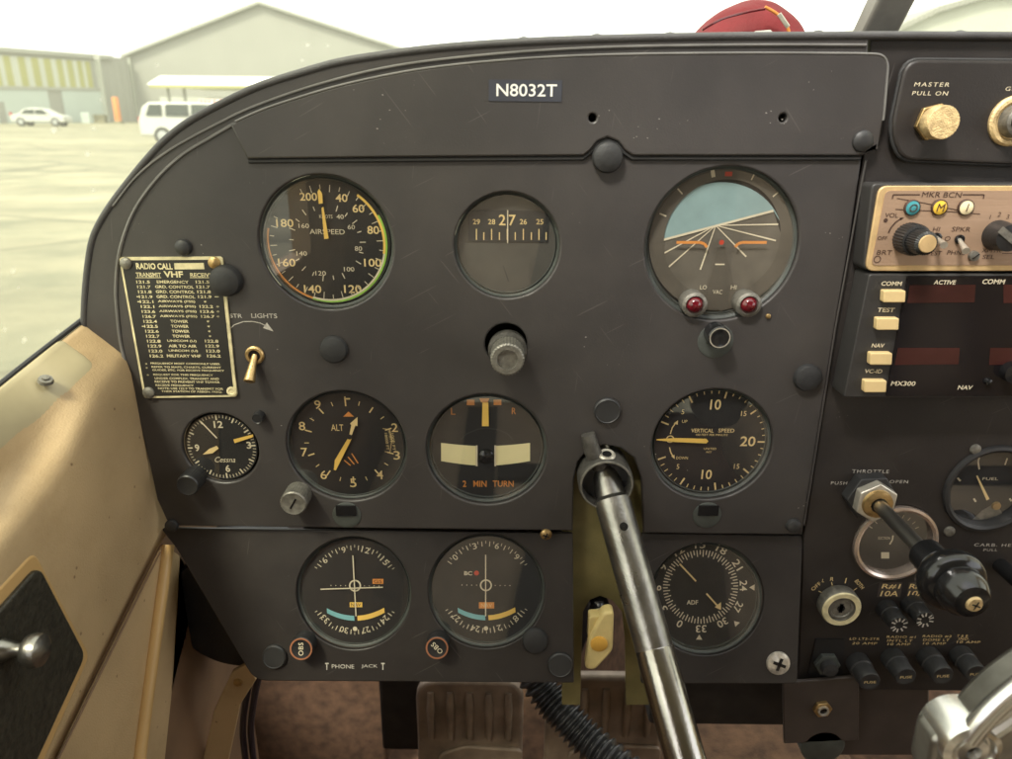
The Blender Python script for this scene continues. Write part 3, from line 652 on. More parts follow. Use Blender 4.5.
k = len(q); mb.add(q+[v+Vector((-.002, 0, 0)) for v in q], [tuple(range(k)), tuple(range(2*k-1, k-1, -1))]+[(i, i+k, (i+1) % k+k, (i+1) % k) for i in range(k)]); mb.build('forward_kick_panel', 'tan_paint', cab, OC)
mb = MB(); mb.tube([PX(168, 545, XL+.004), PX(155, 640, XL+.004), PX(141, 745, XL+.004), PX(126, 880, XL+.004)], .0042, 16); mb.build('ridge_moulding', 'tan_ridge', cab, OC)
mb = MB(); mb.tube([PX(160, 552, XW+.001), PX(112, 650, XW+.001), PX(50, 775, XW+.001)], .0007, 8); mb.build('seam', 'kick_paint', cab, OC)
# floor, firewall, tunnel
mb = MB(); mb.box((.22, -.5, -.83), (1.36, 2.2, .04)); mb.build('floor', 'carpet', cab, OC)
mb = MB(); mb.box((-.45, .28, -.57), (.02, .56, .5)); mb.build('light_block_wall', 'kick_paint', cab, OC)  # added to stop daylight leaking onto the footwell carpet
mb = MB(); mb.box((-.345, .01, -.58), (.19, .01, .5)); mb.build('light_block_bulkhead', 'floor_dark', cab, OC)  # added light blocker closing the gap outboard of the side wall
mb = MB(); mb.box((.22, .52, -.56), (1.36, .03, .58)); mb.build('firewall', 'floor_dark', cab, OC)
mb = MB(); q = rounded([(-.42, -.80), (P(382, 670, .3).x, -.80), (P(380, 670, .3).x, P(380, 640, .3).z), (-.42, P(255, 640, .3).z)], .02)
mb.poly(q, -.33, -.3); mb.build('carpet_panel', 'carpet', cab, OC, bevel=.004)
mb = MB(); mb.add([(.10, -.3, -.81), (.16, -.3, -.60), (.34, -.3, -.58), (.42, -.3, -.81), (.10, .5, -.81), (.16, .5, -.58), (.34, .5, -.56), (.42, .5, -.81)],
       [(0, 1, 2, 3), (7, 6, 5, 4), (0, 4, 5, 1), (1, 5, 6, 2), (2, 6, 7, 3), (3, 7, 4, 0)]); mb.build('floor_tunnel', 'carpet', cab, OC, bevel=.03)
# right wall, rear, roof: they shade the cabin and show in the gauge glass
def wall_with_window(name, mat_, X, y0, y1, z0, z1, wy0, wy1, wz0, wz1):
    mb = MB()
    for (a0, a1, b0, b1) in ((y0, y1, z0, wz0), (y0, y1, wz1, z1), (y0, wy0, wz0, wz1), (wy1, y1, wz0, wz1)):
        mb.box((X, (a0+a1)/2, (b0+b1)/2), (.03, a1-a0, b1-b0))
    mb.build(name, mat_, cab, OC)
wall_with_window('right_side_wall', 'tan_paint', .90, -1.9, .2, -.85, .42, -.8, .1, -.15, .3)
mb = MB()
for (a0, a1, b0, b1) in ((-1.9, -.30, -.85, -.2), (-1.9, -.2, .3, .42), (-1.9, -.75, -.2, .3)):
    mb.box((-.33, (a0+a1)/2, (b0+b1)/2), (.03, a1-a0, b1-b0))
mb.build('left_door', 'tan_paint', cab, OC)
mb = MB(); mb.box((.285, -1.15, .44), (1.26, 1.54, .03)); mb.build('roof', 'headliner', cab, OC)
mb = MB(); mb.box((.285, -1.92, -.4), (1.26, .03, .9)); mb.box((.285, -1.92, .36), (1.26, .03, .16)); mb.box((-.29, -1.92, .16), (.1, .03, .24)); mb.box((.86, -1.92, .16), (.1, .03, .24)); mb.build('rear_wall', 'headliner', cab, OC)
def seat(x, label):
    t = thing('pilot_seat', label, 'seat', (x, -.62, -.81), group='cabin seats')
    mb = MB(); mb.box((0, 0, .27), (.44, .46, .12)); mb.build('cushion', 'seat_fabric', t, bevel=.04)
    mb = MB(); mb.add([(-.21, -.2, .34), (.21, -.2, .34), (.21, -.3, .34), (-.21, -.3, .34), (-.19, -.34, .86), (.19, -.34, .86), (.19, -.43, .86), (-.19, -.43, .86)],
        [(0, 1, 5, 4), (2, 3, 7, 6), (4, 5, 6, 7), (3, 2, 1, 0), (1, 2, 6, 5), (3, 0, 4, 7)]); mb.build('backrest', 'seat_fabric', t, bevel=.04)
    mb = MB(); mb.box((0, 0, .1), (.36, .36, .2)); mb.build('seat_frame', 'floor_dark', t)
    mb = MB(); mb.add([(-.02, -.185, .36), (.05, -.185, .36), (.16, -.325, .84), (.09, -.325, .84), (-.02, -.19, .36), (.05, -.19, .36), (.16, -.33, .84), (.09, -.33, .84)], [(0, 1, 2, 3), (7, 6, 5, 4), (0, 4, 5, 1), (1, 5, 6, 2), (2, 6, 7, 3), (3, 7, 4, 0)]); mb.build('seat_belt', 'black_rubber', t)
    mb = MB(); mb.box((-.06, .02, .336), (.05, .34, .006)); mb.box((.08, .1, .337), (.22, .045, .008)); mb.build('lap_belt', 'black_rubber', t)
seat(.02, 'pilot seat in worn beige fabric behind the camera'); seat(.62, 'passenger seat in worn beige fabric on the right')
# windscreen centre post
mb = MB(); a_, b_ = P(870, 42, .16), P(925, -70, .10)
u = Vector((.0125, 0, 0)); v = Vector((0, .012, 0))
mb.add([a_-u-v, a_+u-v, a_+u+v, a_-u+v, b_-u-v, b_+u-v, b_+u+v, b_-u+v], [(0, 1, 2, 3), (4, 7, 6, 5), (0, 4, 5, 1), (1, 5, 6, 2), (2, 6, 7, 3), (3, 7, 4, 0)])
cp = mb.build('centre_post', 'post_grey', cab, OC, bevel=.003)
mb = MB(); mb.tube([a_-u*1.55+Vector((0, -.006, 0)), b_-u*1.55+Vector((0, -.006, 0))], .0035, 8); mb.build('post_seal', 'seal_green', cp)
for o in cp.children: o.location = (0, 0, 0)

# door pull plate with its knob
dp = thing('latch_plate', 'black crinkle painted latch plate with round knob on tan side wall', 'latch', tuple(PX(25, 650, XW)))
oo = tuple(dp.location)
def xpoly(pts, X0_, X1_, mbx):
    q = [PX(a, b, XW) for a, b in pts]; k = len(q)
    q = rounded([(v.y, v.z) for v in q], .006, 4); k = len(q)
    vs = [(X1_, y, z) for y, z in q]+[(X0_, y, z) for y, z in q]
    mbx.add(vs, [tuple(range(k)), tuple(range(2*k-1, k-1, -1))]+[(i, i+k, (i+1) % k+k, (i+1) % k) for i in range(k)])
mb = MB(); xpoly([(31, 551), (87, 655), (34, 775), (-60, 900), (-110, 700)], XW-.001, XW+.002, mb); mb.build('surround', 'tan_ridge', dp, oo, bevel=.0012)
mb = MB(); xpoly([(31, 566), (78, 655), (24, 770), (-60, 870), (-90, 700)], XW+.0005, XW+.0045, mb); mb.build('plate', 'crinkle', dp, oo, bevel=.001)
c = PX(2, 650, XW+.004)
mb = MB(); mb.lathe([(q1*.75, q2*.85) for q1, q2 in [(.0075, 0), (.006, .003), (.0045, .008), (.0045, .012), (.009, .0135), (.0105, .017), (.0095, .021), (.005, .0235), (.0001, .024)]], axis=(1, 0, 0), o=c, seg=32)
mb.build('knob', 'steel_dark', dp, oo)

# windscreen: wraps from the left sill round the nose, leaning back
ws = MB(); rws = []
plan = [(-.36, -.45), (-.352, -.2), (-.33, .0), (-.27, .16), (-.1, .3), (.25, .38), (.6, .3), (.8, .12), (.86, -.1)]
pl0 = smooth([(x, y, 0) for x, y in plan], 6)
for k in range(7):
    s_ = k/6; rws.append([Vector((p.x*(1-.10*s_)+.02*s_, p.y-.42*s_*s_-.1*s_*(p.y > 0), -.22+.66*s_)) for p in pl0])
ws.grid(rws); o = ws.build('windscreen', 'windscreen_glass'); tag(o, 'curved dusty acrylic windscreen beyond the glareshield', 'windscreen')

# ================================================================== GLARESHIELD AND PANEL
OG = [(84, 350), (83.5, 320), (85, 290), (88, 262), (92, 240), (100, 222), (112, 203), (128, 182), (146, 160), (165, 140), (190, 121), (225, 102), (260, 86), (300, 73),
      (340, 62), (390, 54), (440, 48), (500, 43.5), (560, 40.5), (640, 38), (720, 36.5), (800, 36), (900, 35.5), (1012, 36), (1150, 38)]
gl = thing('glareshield', 'dark vinyl covered glareshield curving over the instrument panel', 'glareshield', (0, .05, 0))
oo = (0, .05, 0)
og = smooth([tuple(P(a, b, 0)) for a, b in OG], 5)
mb = MB(); cen = Vector((.25, 0, -.25))
r0 = [p+Vector((0, -.001, 0)) for p in og]
def shrink(p, k, y): q = p-cen; return cen+q*k+Vector((0, y, 0))
mb.grid([r0, [p+Vector((0, .002, .0008)) for p in og], [shrink(p, 1.0, .03) for p in og], [shrink(p, .985, .12) for p in og], [shrink(p, .95, .27) for p in og]])
mb.build('deck', 'glare_vinyl', gl, oo, sharp=0)
mb = MB(); mb.tube([p+Vector((0, .001, 0)) for p in og], .0022, 12); mb.build('edge_roll', 'glare_vinyl', gl, oo)
for px, py in ((312, 69), (391, 53), (524, 40.5), (597, 37.5), (670, 35.8), (818, 34), (960, 34)):
    c = P(px, py, .012); mb = MB(); mb.lathe([(.0042, 0), (.0038, .0016), (.002, .0026), (.0001, .003)], axis=(0, -.2, 1), o=c-Vector((0, 0, .001)), seg=16)
    mb.build('rivet', 'glare_vinyl', gl, oo)

ip = thing('instrument_panel', 'black satin instrument panel filling the cockpit front', 'instrument panel', (0, 0, -.15))
OP = (0, 0, -.15)
G = {  # hole centre and radius in photo pixels
 'asi': (326, 244, 67), 'dg': (507, 246.5, 53), 'ai': (722, 246, 77), 'alt': (346.5, 447.5, 60), 'turn': (486.5, 451, 60.5), 'vsi': (712, 446, 60.5),
 'clock': (220.5, 448.5, 38), 'vor1': (353.5, 593.5, 57.5), 'vor2': (486.5, 591.5, 58.5), 'adf': (706.5, 599.5, 57.5)}
ogxz = [(p.x, p.z) for p in og]
cut = P(869, 36).x
left_top = [q for q in ogxz if q[0] < cut-.002]
notch = [(643, 533.5), (642, 500), (641, 478), (634, 458), (620, 448), (604, 445), (588, 450), (578, 462), (574, 480), (573.5, 500), (573, 531)]
outline = left_top+pxz([(869, 36), (866, 100), (862, 158), (851, 235), (835, 330), (820, 425), (803, 531), (802, 535)])+pxz(notch)+pxz([(400, 529), (172, 526), (166, 520), (157, 500), (146, 450), (134, 400), (126, 370), (112, 352)])
holes = [circ(*G[k]) for k in ('asi', 'dg', 'ai', 'alt', 'turn', 'vsi', 'clock')]+[circ(506, 344, 21), circ(592, 118, 4, n=20), circ(781, 118, 4, n=20)]
plate('pilot_panel', 'panel_paint', outline, holes, 0, .004, .0012, ip, OP)
YB = 0.0
F_LOW = Matrix.Translation((0, .006, P(486, 529, .006).z)) @ Matrix.Rotation(R(-16), 4, 'X')
FRAME = F_LOW
out2 = pxz([(160, 528), (573, 533), (574, 683), (262, 681), (252, 676), (243, 662), (176, 548)], YB)
plate('lower_left_panel', 'panel_paint_shaded', rounded(out2, [.004, .001, .001, .012, .006, .01, .004]), [circ(*G[k], Y=YB) for k in ('vor1', 'vor2')], -YB, .004, .0008, ip, OP)
out3 = pxz([(641, 533), (803, 536), (797, 684), (641, 684)], YB)
plate('lower_right_panel', 'panel_paint_shaded', rounded(out3, .002), [circ(*G['adf'], Y=YB)], -YB, .004, .0008, ip, OP)
FRAME = None
YC = .003
out4 = pxz([(871, 36), (1150, 38), (1150, 693), (860, 690), (798, 688), (804, 535), (821, 425), (836, 330), (852, 235), (863, 158), (868, 100)], YC)
plate('centre_panel', 'panel_paint_shaded', out4, [circ(895, 541, 41, YC), circ(991, 488, 46, YC)], -YC, .004, .0008, ip, OP)
# dark backing added so no daylight shows through the openings
mb = MB(); mb.box((.13, .06, -.20), (.56, .004, .26)); mb.box((.2, .055, -.09), (.42, .004, .2)); mb.build('dark_backing', 'floor_dark', ip, OP)
# slot behind the control column
Y = .016
out5 = pxz([(562, 440), (655, 440), (655, 705), (626, 705), (625, 640), (622, 612), (612, 600), (600, 596), (590, 600), (583, 612), (582, 640), (580, 705), (562, 705)], Y)
plate('slot_plate', 'olive_metal', out5, [], -Y, .002, .0004, ip, OP)
# raised upper cover
uc = [(232, 124), (262, 110.5), (296, 99), (340, 86), (395, 74), (440, 67), (493, 61.5), (560, 57), (639, 54.5), (750, 53.5), (856, 54)]
top = [(v.x, v.y) for v in smooth([q+(0,) for q in pxz(uc)], 4)]
cr1 = [(v.x, v.y) for v in rounded(pxz([(856, 54), (886, 55), (881, 118), (874, 154)]), [0, .014, .002, .004])][6:]
bt = pxz([(860, 155.5), (632, 155.5), (624, 150), (617, 141), (607, 137), (597, 141), (590, 150), (583, 155.5), (400, 157), (249, 158.5)])
plate('upper_cover', 'panel_paint', top+cr1+bt, [circ(592, 118, 4, n=20), circ(781, 118, 4, n=20)], .0032, .0031, .0011, ip, OP)
mb = MB(); bead = smooth([tuple(P(a, b, -.0003)) for a, b in [(129, 378), (121, 345), (117, 310), (116, 283), (120, 250), (133, 213), (155, 181), (181, 156), (210, 138), (234, 124)]], 6)
mb.tube(bead, .0010, 8); mb.build('edge_bead', 'bead', ip, OP)
mb = MB(); bead = smooth([tuple(P(a, b, -.0003)) for a, b in [(113, 206), (137, 176), (170, 150), (219, 123), (258, 105), (320, 84), (395, 66), (490, 54.5), (600, 47.5), (738, 45), (866, 45)]], 6)
mb.tube(bead, .0008, 8); mb.build('edge_bead', 'bead', ip, OP)
mb = MB(); mb.tube([P(866, 160, -.0003), P(836, 325, -.0003), P(804, 525, -.0003)], .0006, 8); mb.build('edge_bead', 'panel_paint', ip, OP)
mb = MB(); mb.tube([(x_, -.0029, z_) for x_, z_ in top[1:]+cr1[:-7]], .0007, 8); mb.build('cover_edge_highlight', 'bead', ip, OP)  # pale tube added for the bright highlight along the cover's top edge
mb = MB(); mb.tube([(x_, -.0004, z_-.0012) for x_, z_ in bt], .0016, 8); mb.build('cover_shadow_line', 'black_rubber', ip, OP)  # dark tube drawn in as the shadow line under the cover's bottom edge
# switch panel, right
sp = rounded(pxz([(903, 60), (1150, 62), (1150, 170), (898, 160), (888, 130)]), [.008, 0, 0, .018, .012])
mb = MB(); ring = [Vector((q.x, -.0008, q.y)) for q in [Vector(v) for v in sp]]
plate('switch_panel', 'panel_paint_shaded', sp, [], .0035, .0034, .0016, ip, OP)
mb.tube(ring+[ring[0]], .0013, 8); mb.build('switch_panel_shadow', 'black_rubber', ip, OP)  # dark tube drawn in for the shadow around the raised plate

# plug buttons and screws on the panel
def plug(px, py, rpx, lift, name='plug_button', mt='black_rubber', Y=0.0, flat=False):
    c = P(px, py, Y); r = rpx*mpp(px, py, Y); mb = MB()
    pr = [(r, -.001), (r*.99, lift*.45), (r*.9, lift*.75), (r*.6, lift*.95), (r*.3, lift*1.02), (.00005, lift*1.03)] if not flat else [(r, -.001), (r, lift*.7), (r*.9, lift), (r*.85, lift*.85), (.00005, lift*.85)]
    mb.lathe([(a, w_-Y) for a, w_ in pr], c.x, c.z, 32); return mb.build(name, mt, ip, OP)
for a in ((227, 280, 16, .007), (607, 157, 15.5, .0065), (334, 349, 14, .004), (807, 377, 14, .005)): plug(*a)
for a in ((607, 410, 13.5, .003), ): plug(*a, flat=True, mt='bezel_dark')
FRAME = F_LOW
for a in ((275, 656, 12, .003), (560, 664, 12.5, .003)): plug(*a, Y=YB, flat=True, mt='bezel_dark')
plug(535, 640, 13, .004, Y=YB)
FRAME = None
for a in ((184, 247, 8, .004), (172, 525, 6.5, .003), (793, 525, 7.5, .004)): plug(*a, name='panel_screw', mt='bezel_dark')
plug(860, 141, 11, .006, name='panel_screw', mt='bezel_dark')
def cross_screw(px, py, rpx, mt, Y):
    c = P(px, py, Y); r = rpx*mpp(px, py, Y); mb = MB()
    mb.lathe([(r, -Y), (r*.95, .0012-Y), (r*.6, .0022-Y), (.00005, .0026-Y)], c.x, c.z, 24); s_ = mb.build('panel_screw', mt, ip, OP)
    mb = MB()
    for a in (20, 110): mb.tick(a, -r*.55, r*.55, r*.26, .0029-Y, c.x, c.z)
    mb.build('cross_slot', 'black_gloss', s_); s_.children[0].location = (0, 0, 0)
    me = s_.children[0].data
    for v in me.vertices: v.co = (v.co.x-OP[0], v.co.y-OP[1], v.co.z-OP[2])
cross_screw(546, 534, 6, 'brass', 0.0)
FRAME = F_LOW; cross_screw(778, 663, 12, 'chrome_bright', YB); FRAME = None
for px, py in ((975, 449), (949, 531)): plug(px, py, 5.5, .002, 'panel_rivet', 'knob_grey', YC)
rs = random.Random(3); mb = MB()
for px, py, n_, sp_, wv in ((781, 118, 5, 9, .0033), (592, 118, 2, 8, .0033), (385, 120, 6, 26, .0033), (655, 132, 8, 22, .0033), (820, 75, 3, 20, .0033), (595, 346, 2, 8, .0001), (184, 247, 3, 12, .0001), (800, 500, 4, 16, .0001), (255, 355, 3, 16, .0001), (660, 470, 4, 40, .0001), (300, 420, 3, 30, .0001), (845, 240, 4, 14, .0001)):
    for _ in range(n_):
        c = P(px+rs.gauss(0, sp_), py+rs.gauss(0, sp_*.5), 0); q = rs.uniform(.0002, .0006); a0 = rs.uniform(0, 6.3)
        mb.flat([(c.x+q*rs.uniform(.5, 1.5)*math.cos(a0+i*1.05), c.z+q*rs.uniform(.3, 1)*math.sin(a0+i*1.05)) for i in range(6)], wv)
ch_ = mb.build('paint_chips', mat('chip', (.3, .28, .26), .4, metal=.4), ip, OP)
# small adjuster posts at the bottom of the gauges
def slot_tab(px, py, Y=0.0):
    c = P(px, py, Y); k = mpp(px, py, Y); mb = MB()
    mb.lathe([(15*k, -.001-Y), (14*k, .0006-Y), (12*k, .001-Y), (.0001, .001-Y)], c.x, c.z, 28); t = mb.build('adjuster_boss', 'bezel_grey', ip, OP)
    mb = MB(); mb.rect(c.x-10*k-OP[0], c.z+1*k-OP[2], c.x+10*k-OP[0], c.z+12*k-OP[2], .0012-Y, .0022-Y); mb.build('adjuster_slot', 'black_gloss', t)
slot_tab(347, 515); slot_tab(707, 515)

# printed lettering
pr = MB(); plz = Plane('Z', 0, Vector(OP)); ple = Plane('E', 0, Vector(OP))
put(pr, ple, 'STR', 607, 338, 18, 55, bold=.01); put(pr, ple, 'LIGHTS', 733, 338, 20, 115, bold=.01)
line(pr, ple, [(576, 400), (600, 378), (640, 364), (680, 363), (715, 370), (745, 385)], 4); shape(pr, ple, [(728, 392), (745, 368), (775, 408)])
pr.build('switch_lettering', 'panel_print', ip)
FRAME = F_LOW
pr = MB(); pln = Plane('I', YB, Vector(OP))
put(pr, pln, 'PHONE', 460, 653, 18, 100, bold=.0); put(pr, pln, 'JACK', 578, 653, 18, 72)
for x in (388, 638): seg(pr, pln, x, 642, x, 668, 4); seg(pr, pln, x-8, 640, x+8, 640, 6)
pr.build('jack_lettering', 'panel_print', ip)
FRAME = None
tp = MB(); a_, b_ = plz(489, 80), plz(561, 102); tp.rect(a_[0], b_[1], b_[0], a_[1], .0033, .0036)
tape = tp.build('registration_tape', 'tape_blue', ip)
tp = MB(); put(tp, plz, 'N8032T', 526.5, 90.5, 12.5, 60, lift=.0038, bold=.01); tp.build('registration_lettering', 'label_white', tape)
plq = Plane('Q', 0, Vector(OP)); pr = MB()
put(pr, plq, 'MASTER', 432, 157, 26, 220, lift=.0037, shear=.15, spacing=1.25); put(pr, plq, 'PULL ON', 420, 212, 26, 222, lift=.0037, shear=.15, spacing=1.2); put(pr, plq, 'GEN', 945, 184, 26, 105, lift=.0037, shear=.15, spacing=1.2)
pr.build('master_lettering', 'mark_white', ip)
plL = Plane('L', YC, Vector(OP)); pr = MB()
put(pr, plL, 'THROTTLE', 315, 229, 15, 165, spacing=1.2); put(pr, plL, 'PUSH', 174, 281, 14, 72, spacing=1.2); put(pr, plL, 'OPEN', 441, 275, 14, 82, spacing=1.2)
put(pr, plL, 'CARB. HEAT', 885, 558, 13, 215, spacing=1.2); put(pr, plL, 'PULL', 850, 580, 11, 62, spacing=1.2)
pr.build('throttle_lettering', 'panel_print', ip)
plM = Plane('M', YC, Vector(OP)); pr = MB(); plS = Plane('S', YC, Vector(OP))
for tx, x, y, w_ in (('LD LTS-STR', 192, 326, 165), ('20 AMP', 192, 351, 138), ('RADIO #1', 395, 316, 160), ('INTL LT', 388, 336, 140), ('10 AMP', 383, 356, 125), ('RADIO #2', 595, 312, 160), ('DOME LT', 590, 332, 145), ('10 AMP', 580, 352, 125),
                     ('T & B', 735, 310, 60), ('IND.', 745, 326, 60), ('10 AMP', 770, 344, 130)):
    put(pr, plS, tx, x, y, 13, w_, spacing=1.15, shear=.1)
put(pr, plM, 'OFF', 137, 100, 13, 42, rot=-50); put(pr, plM, 'L', 165, 78, 12); put(pr, plM, 'R', 198, 72, 14); 
seg(pr, plM, 253, 68, 248, 88, 4); put(pr, plM, 'BOTH', 303, 92, 13, 48, rot=48)
seg(pr, plM, 147, 118, 160, 124, 3); seg(pr, plM, 196, 84, 199, 96, 3); seg(pr, plM, 293, 106, 280, 116, 3)
put(pr, plM, 'FUEL', 184, 314, 9, 34); put(pr, plM, 'IN TANKS', 180, 330, 9, 52)
pr.build('fuse_lettering', 'mark_cream', ip)
pr = MB(); pl2 = MB()
for (x0, x1, n1) in ((268, 402, 'R#1'), (430, 545, 'R#2')):
    shape(pr, plS, [(x0+8, 12), (x1, 12), (x1-12, 94), (x0-8, 94)], .0002)
    put(pl2, plS, n1, (x0+x1)/2+3, 34, 28, 100, lift=.0005, bold=.008, shear=.15); put(pl2, plS, '10A', (x0+x1)/2-5, 73, 30, 98, lift=.0005, bold=.008, shear=.15)
tp = pr.build('fuse_label_tape', 'grey_bracket', ip); pl2.build('fuse_label_lettering', 'mark_cream', tp)

# ================================================================== PLACARD
Yp = -.0016
c0 = P(180, 330, Yp); pc = thing('radio_placard', 'black and brass radio frequency placard screwed to the panel left edge', 'placard', (c0.x, 0, c0.z))
OO = Vector((c0.x, 0, c0.z))
pv = Plane('E', Yp, OO); 
quad = [(84, 78), (545, 75), (612, 700), (196, 706)]; qi = [(95, 91), (532, 88), (597, 691), (205, 697)]
mb = MB(); mb.poly(rounded([pv(*q) for q in quad], .002), .0001, .0014); mb.build('backing', 'placard_brass', pc)
mb = MB(); mb.poly(rounded([pv(*q) for q in qi], .0015), .0013, .0016); mb.build('face', 'placard_black', pc)
mb = MB()
pv.Y = -.0016
put(mb, pv, 'RADIO CALL', 243, 117, 28, 162, bold=.03); put(mb, pv, 'VHF', 328, 153, 28, 86, bold=.03)
put(mb, pv, 'TRANSMIT', 217, 155, 20, 112, bold=.02); put(mb, pv, 'RECEIVE', 452, 156, 18, 98, bold=.02)
seg(mb, pv, 161, 168, 274, 168, 3); seg(mb, pv, 402, 168, 500, 168, 3)
shape(mb, pv, [(331, 103), (463, 102), (467, 130), (334, 131)])
rowsT = [('121.5', 'EMERGENCY', '121.5', '', ''), ('121.7', 'GRD. CONTROL', '121.7', '', ''), ('121.8', 'GRD. CONTROL', '121.8', '', ''), ('121.9', 'GRD. CONTROL', '121.9', '-', '-'),
         ('122.1', 'AIRWAYS (FSS)', '*', '-', ''), ('122.1', 'AIRWAYS (FSS)', '122.2', '', '*'), ('123.6', 'AIRWAYS (FSS)', '123.6', '', '*'), ('126.7', 'AIRWAYS (FSS)', '126.7', '', '*'),
         ('122.4', 'TOWER', '*', '', ''), ('122.5', 'TOWER', '*', '-', ''), ('122.6', 'TOWER', '*', '', ''), ('122.7', 'TOWER', '*', '', ''),
         ('122.8', 'UNICOM (U)', '122.8', '', ''), ('122.9', 'AIR TO AIR', '122.9', '', ''), ('123.0', 'UNICOM (U)', '123.0', '', ''), ('126.2', 'MILITARY VHF', '126.2', '', '')]
for i, (a_, b_, c_, d_, e_) in enumerate(rowsT):
    y = 187+i*22.0; sx = i*4.0
    put(mb, pv, a_, 193+sx, y, 13, 60, bold=.02)
    put(mb, pv, b_, (325 if 'EM' in b_ else 330)+i*3.0, y, 13, {'EMERGENCY': 142, 'GRD. CONTROL': 172, 'AIRWAYS (FSS)': 166, 'TOWER': 78, 'UNICOM (U)': 130, 'AIR TO AIR': 125, 'MILITARY VHF': 152}[b_], bold=.02)
    if c_ == '*': put(mb, pv, '*', 458+i*3.1, y, 9, 12, bold=.02)
    else: put(mb, pv, c_, 458+i*3.4, y, 13, 60, bold=.02)
    if d_: seg(mb, pv, 152+sx, y, 162+sx, y, 4)
    if e_ == '*': put(mb, pv, '*', 522+i*.8, y, 9, 12)
    elif e_: seg(mb, pv, 512, y, 530, y, 3)
small = [(382, 552, 'FREQUENCY MOST COMMONLY USED.', 310), (386, 568, 'REFER TO MAPS, CHARTS, CURRENT', 310), (395, 582, 'GUIDES, ETC. FOR RECEIVE FREQUENCY', 320), (372, 602, 'REQUEST FOR THIS FREQUENCY', 266),
         (388, 618, 'UNDER COMPLEX. TRANSMIT AND', 286), (390, 633, 'RECEIVE TO PREVENT VHF TOWER', 290), (334, 649, 'RECEIVE FREQUENCY', 170), (405, 663, 'NOTE: USE 122.9 TO TRANSMIT FOR', 290), (410, 677, 'THEIR STATION OF ASSIGN. FREQ.', 270)]
for x, y, s_, w_ in small: put(mb, pv, s_, x, y, 9.5, w_, bold=.02)
for x, y in ((207, 552), (209, 570), (214, 602)): put(mb, pv, '*', x, y, 8, 9)
mb.build('lettering', 'placard_brass', pc)
for x, y, mt in ((117, 104, 'knob_grey'), (510, 101, 'brass'), (218, 681, 'knob_grey')):
    a_ = pv(x, y); mb = MB(); k = pv.w(27, x, y); mb.lathe([(k, .0014), (k*.95, .0026), (k*.6, .0034), (.0001, .0037)], a_[0], a_[1], 24); mb.build('screw', mt, pc)
a_ = pv(588, 675); mb = MB(); k = pv.w(22, 588, 675); mb.lathe([(k*.5, .0018), (k*.6, .0022), (k, .0021), (k, .0012)], a_[0], a_[1], 24); mb.disc(k*.55, .0018, a_[0], a_[1], 20); mb.build('eyelet', 'placard_brass', pc)

# ================================================================== INSTRUMENTS
def gauge(key, name, label, cat, depth=.0085, Y0=0.0, bez='bezel_grey', rin=.93, group=None, glass_w=.0045, bezel_dark_top=False):
    px, py, rp = G[key]; c = P(px, py, Y0); r = rp*mpp(px, py, Y0)*.998
    t = thing(name, label, cat, (c.x, Y0, c.z), group); t['_r'] = r
    mb = MB(); mb.lathe([(r*1.0, -.0035), (r*.985, -.0045), (r*.965, -.005), (r*.955, -.0065), (r*rin, -depth+.0008), (r*(rin-.01), -depth+.0001)], seg=72); mb.build('bezel', bez, t)
    mb = MB(); mb.disc(r*(rin+.01), -depth, seg=72); mb.build('dial', 'dial_black', t)
    mb = MB(); mb.disc(r*.95, -depth+glass_w, seg=72); mb.build('glass', 'gauge_glass', t)
    del t['_r']
    return t, r, Vector((c.x, Y0, c.z))
def knob(parent, O, px, py, rpx, length, mt, Y0=0.0, name='knob', kn=0.0, end=None, rbase=None, hollow=False):
    """turned knob standing out of the panel; px, py is the centre of its front face"""
    c = P(px, py, Y0-length); r = rpx*mpp(px, py, Y0-length)
    rb = r if rbase is None else rbase*mpp(px, py, Y0); mb = MB()
    prf = [(rb, -.002), (rb, length*.15), (r*.98, length*.2), (r, length*.3), (r, length-.0008), (r*.9, length)]
    if hollow: prf += [(r*.62, length), (r*.6, length-.002), (.0001, length-.002)]
    else: prf += [(r*.8, length-.0003), (.0001, length-.0003)]
    mb.lathe([(a, b+(O.y-Y0)) for a, b in prf], c.x-O.x, c.z-O.z, 64 if kn else 36, knurl=kn)
    k = mb.build(name, mt, parent)
    if end:
        mb = MB(); mb.disc(r*.78, length+(O.y-Y0)+.0001, c.x-O.x, c.z-O.z, 32); mb.build('knob_face', end, k)
    return k, c, r

# --- airspeed
t, r, O = gauge('asi', 'airspeed_indicator', 'round airspeed indicator with yellow figures and coloured arcs at upper left', 'gauge', depth=.006)
pl = Plane('A', .006, O); ctr = (412, 394)
mb = MB()
for s_, x, y in (('200', 325, 174), ('40', 482, 180), ('60', 562, 230), ('80', 632, 332), ('100', 630, 487), ('120', 535, 612), ('140', 345, 612), ('160', 222, 486), ('180', 213, 299)):
    put(mb, pl, s_, x, y, 38, 26*len(s_)+4, bold=.012)
mb.build('outer_figures', 'mark_cream', t)
mb = MB()
for s_, x, y in (('40', 475, 269), ('60', 528, 318), ('80', 562, 420), ('100', 518, 518), ('120', 383, 537), ('140', 293, 443), ('160', 303, 312)): put(mb, pl, s_, x, y, 21, 15*len(s_)+4)
put(mb, pl, 'KNOTS', 408, 268, 17, 62); put(mb, pl, 'AIRSPEED', 414, 340, 24, 166)
rd = pl.w(290, 415, 372); c_ = pl(*ctr)
for i in range(0, 36):
    a = i*10+7
    if 300 < a < 330: continue
    mb.tick(a, rd*(.86 if i % 2 else .82), rd*.93, rd*.012, pl.wd()+.0002, *c_)
for i in range(20): mb.tick(20+i*17, rd*.54, rd*(.61 if i % 2 else .64), rd*.014, pl.wd()+.0002, *c_)
mb.build('scale_marks', 'mark_white', t)
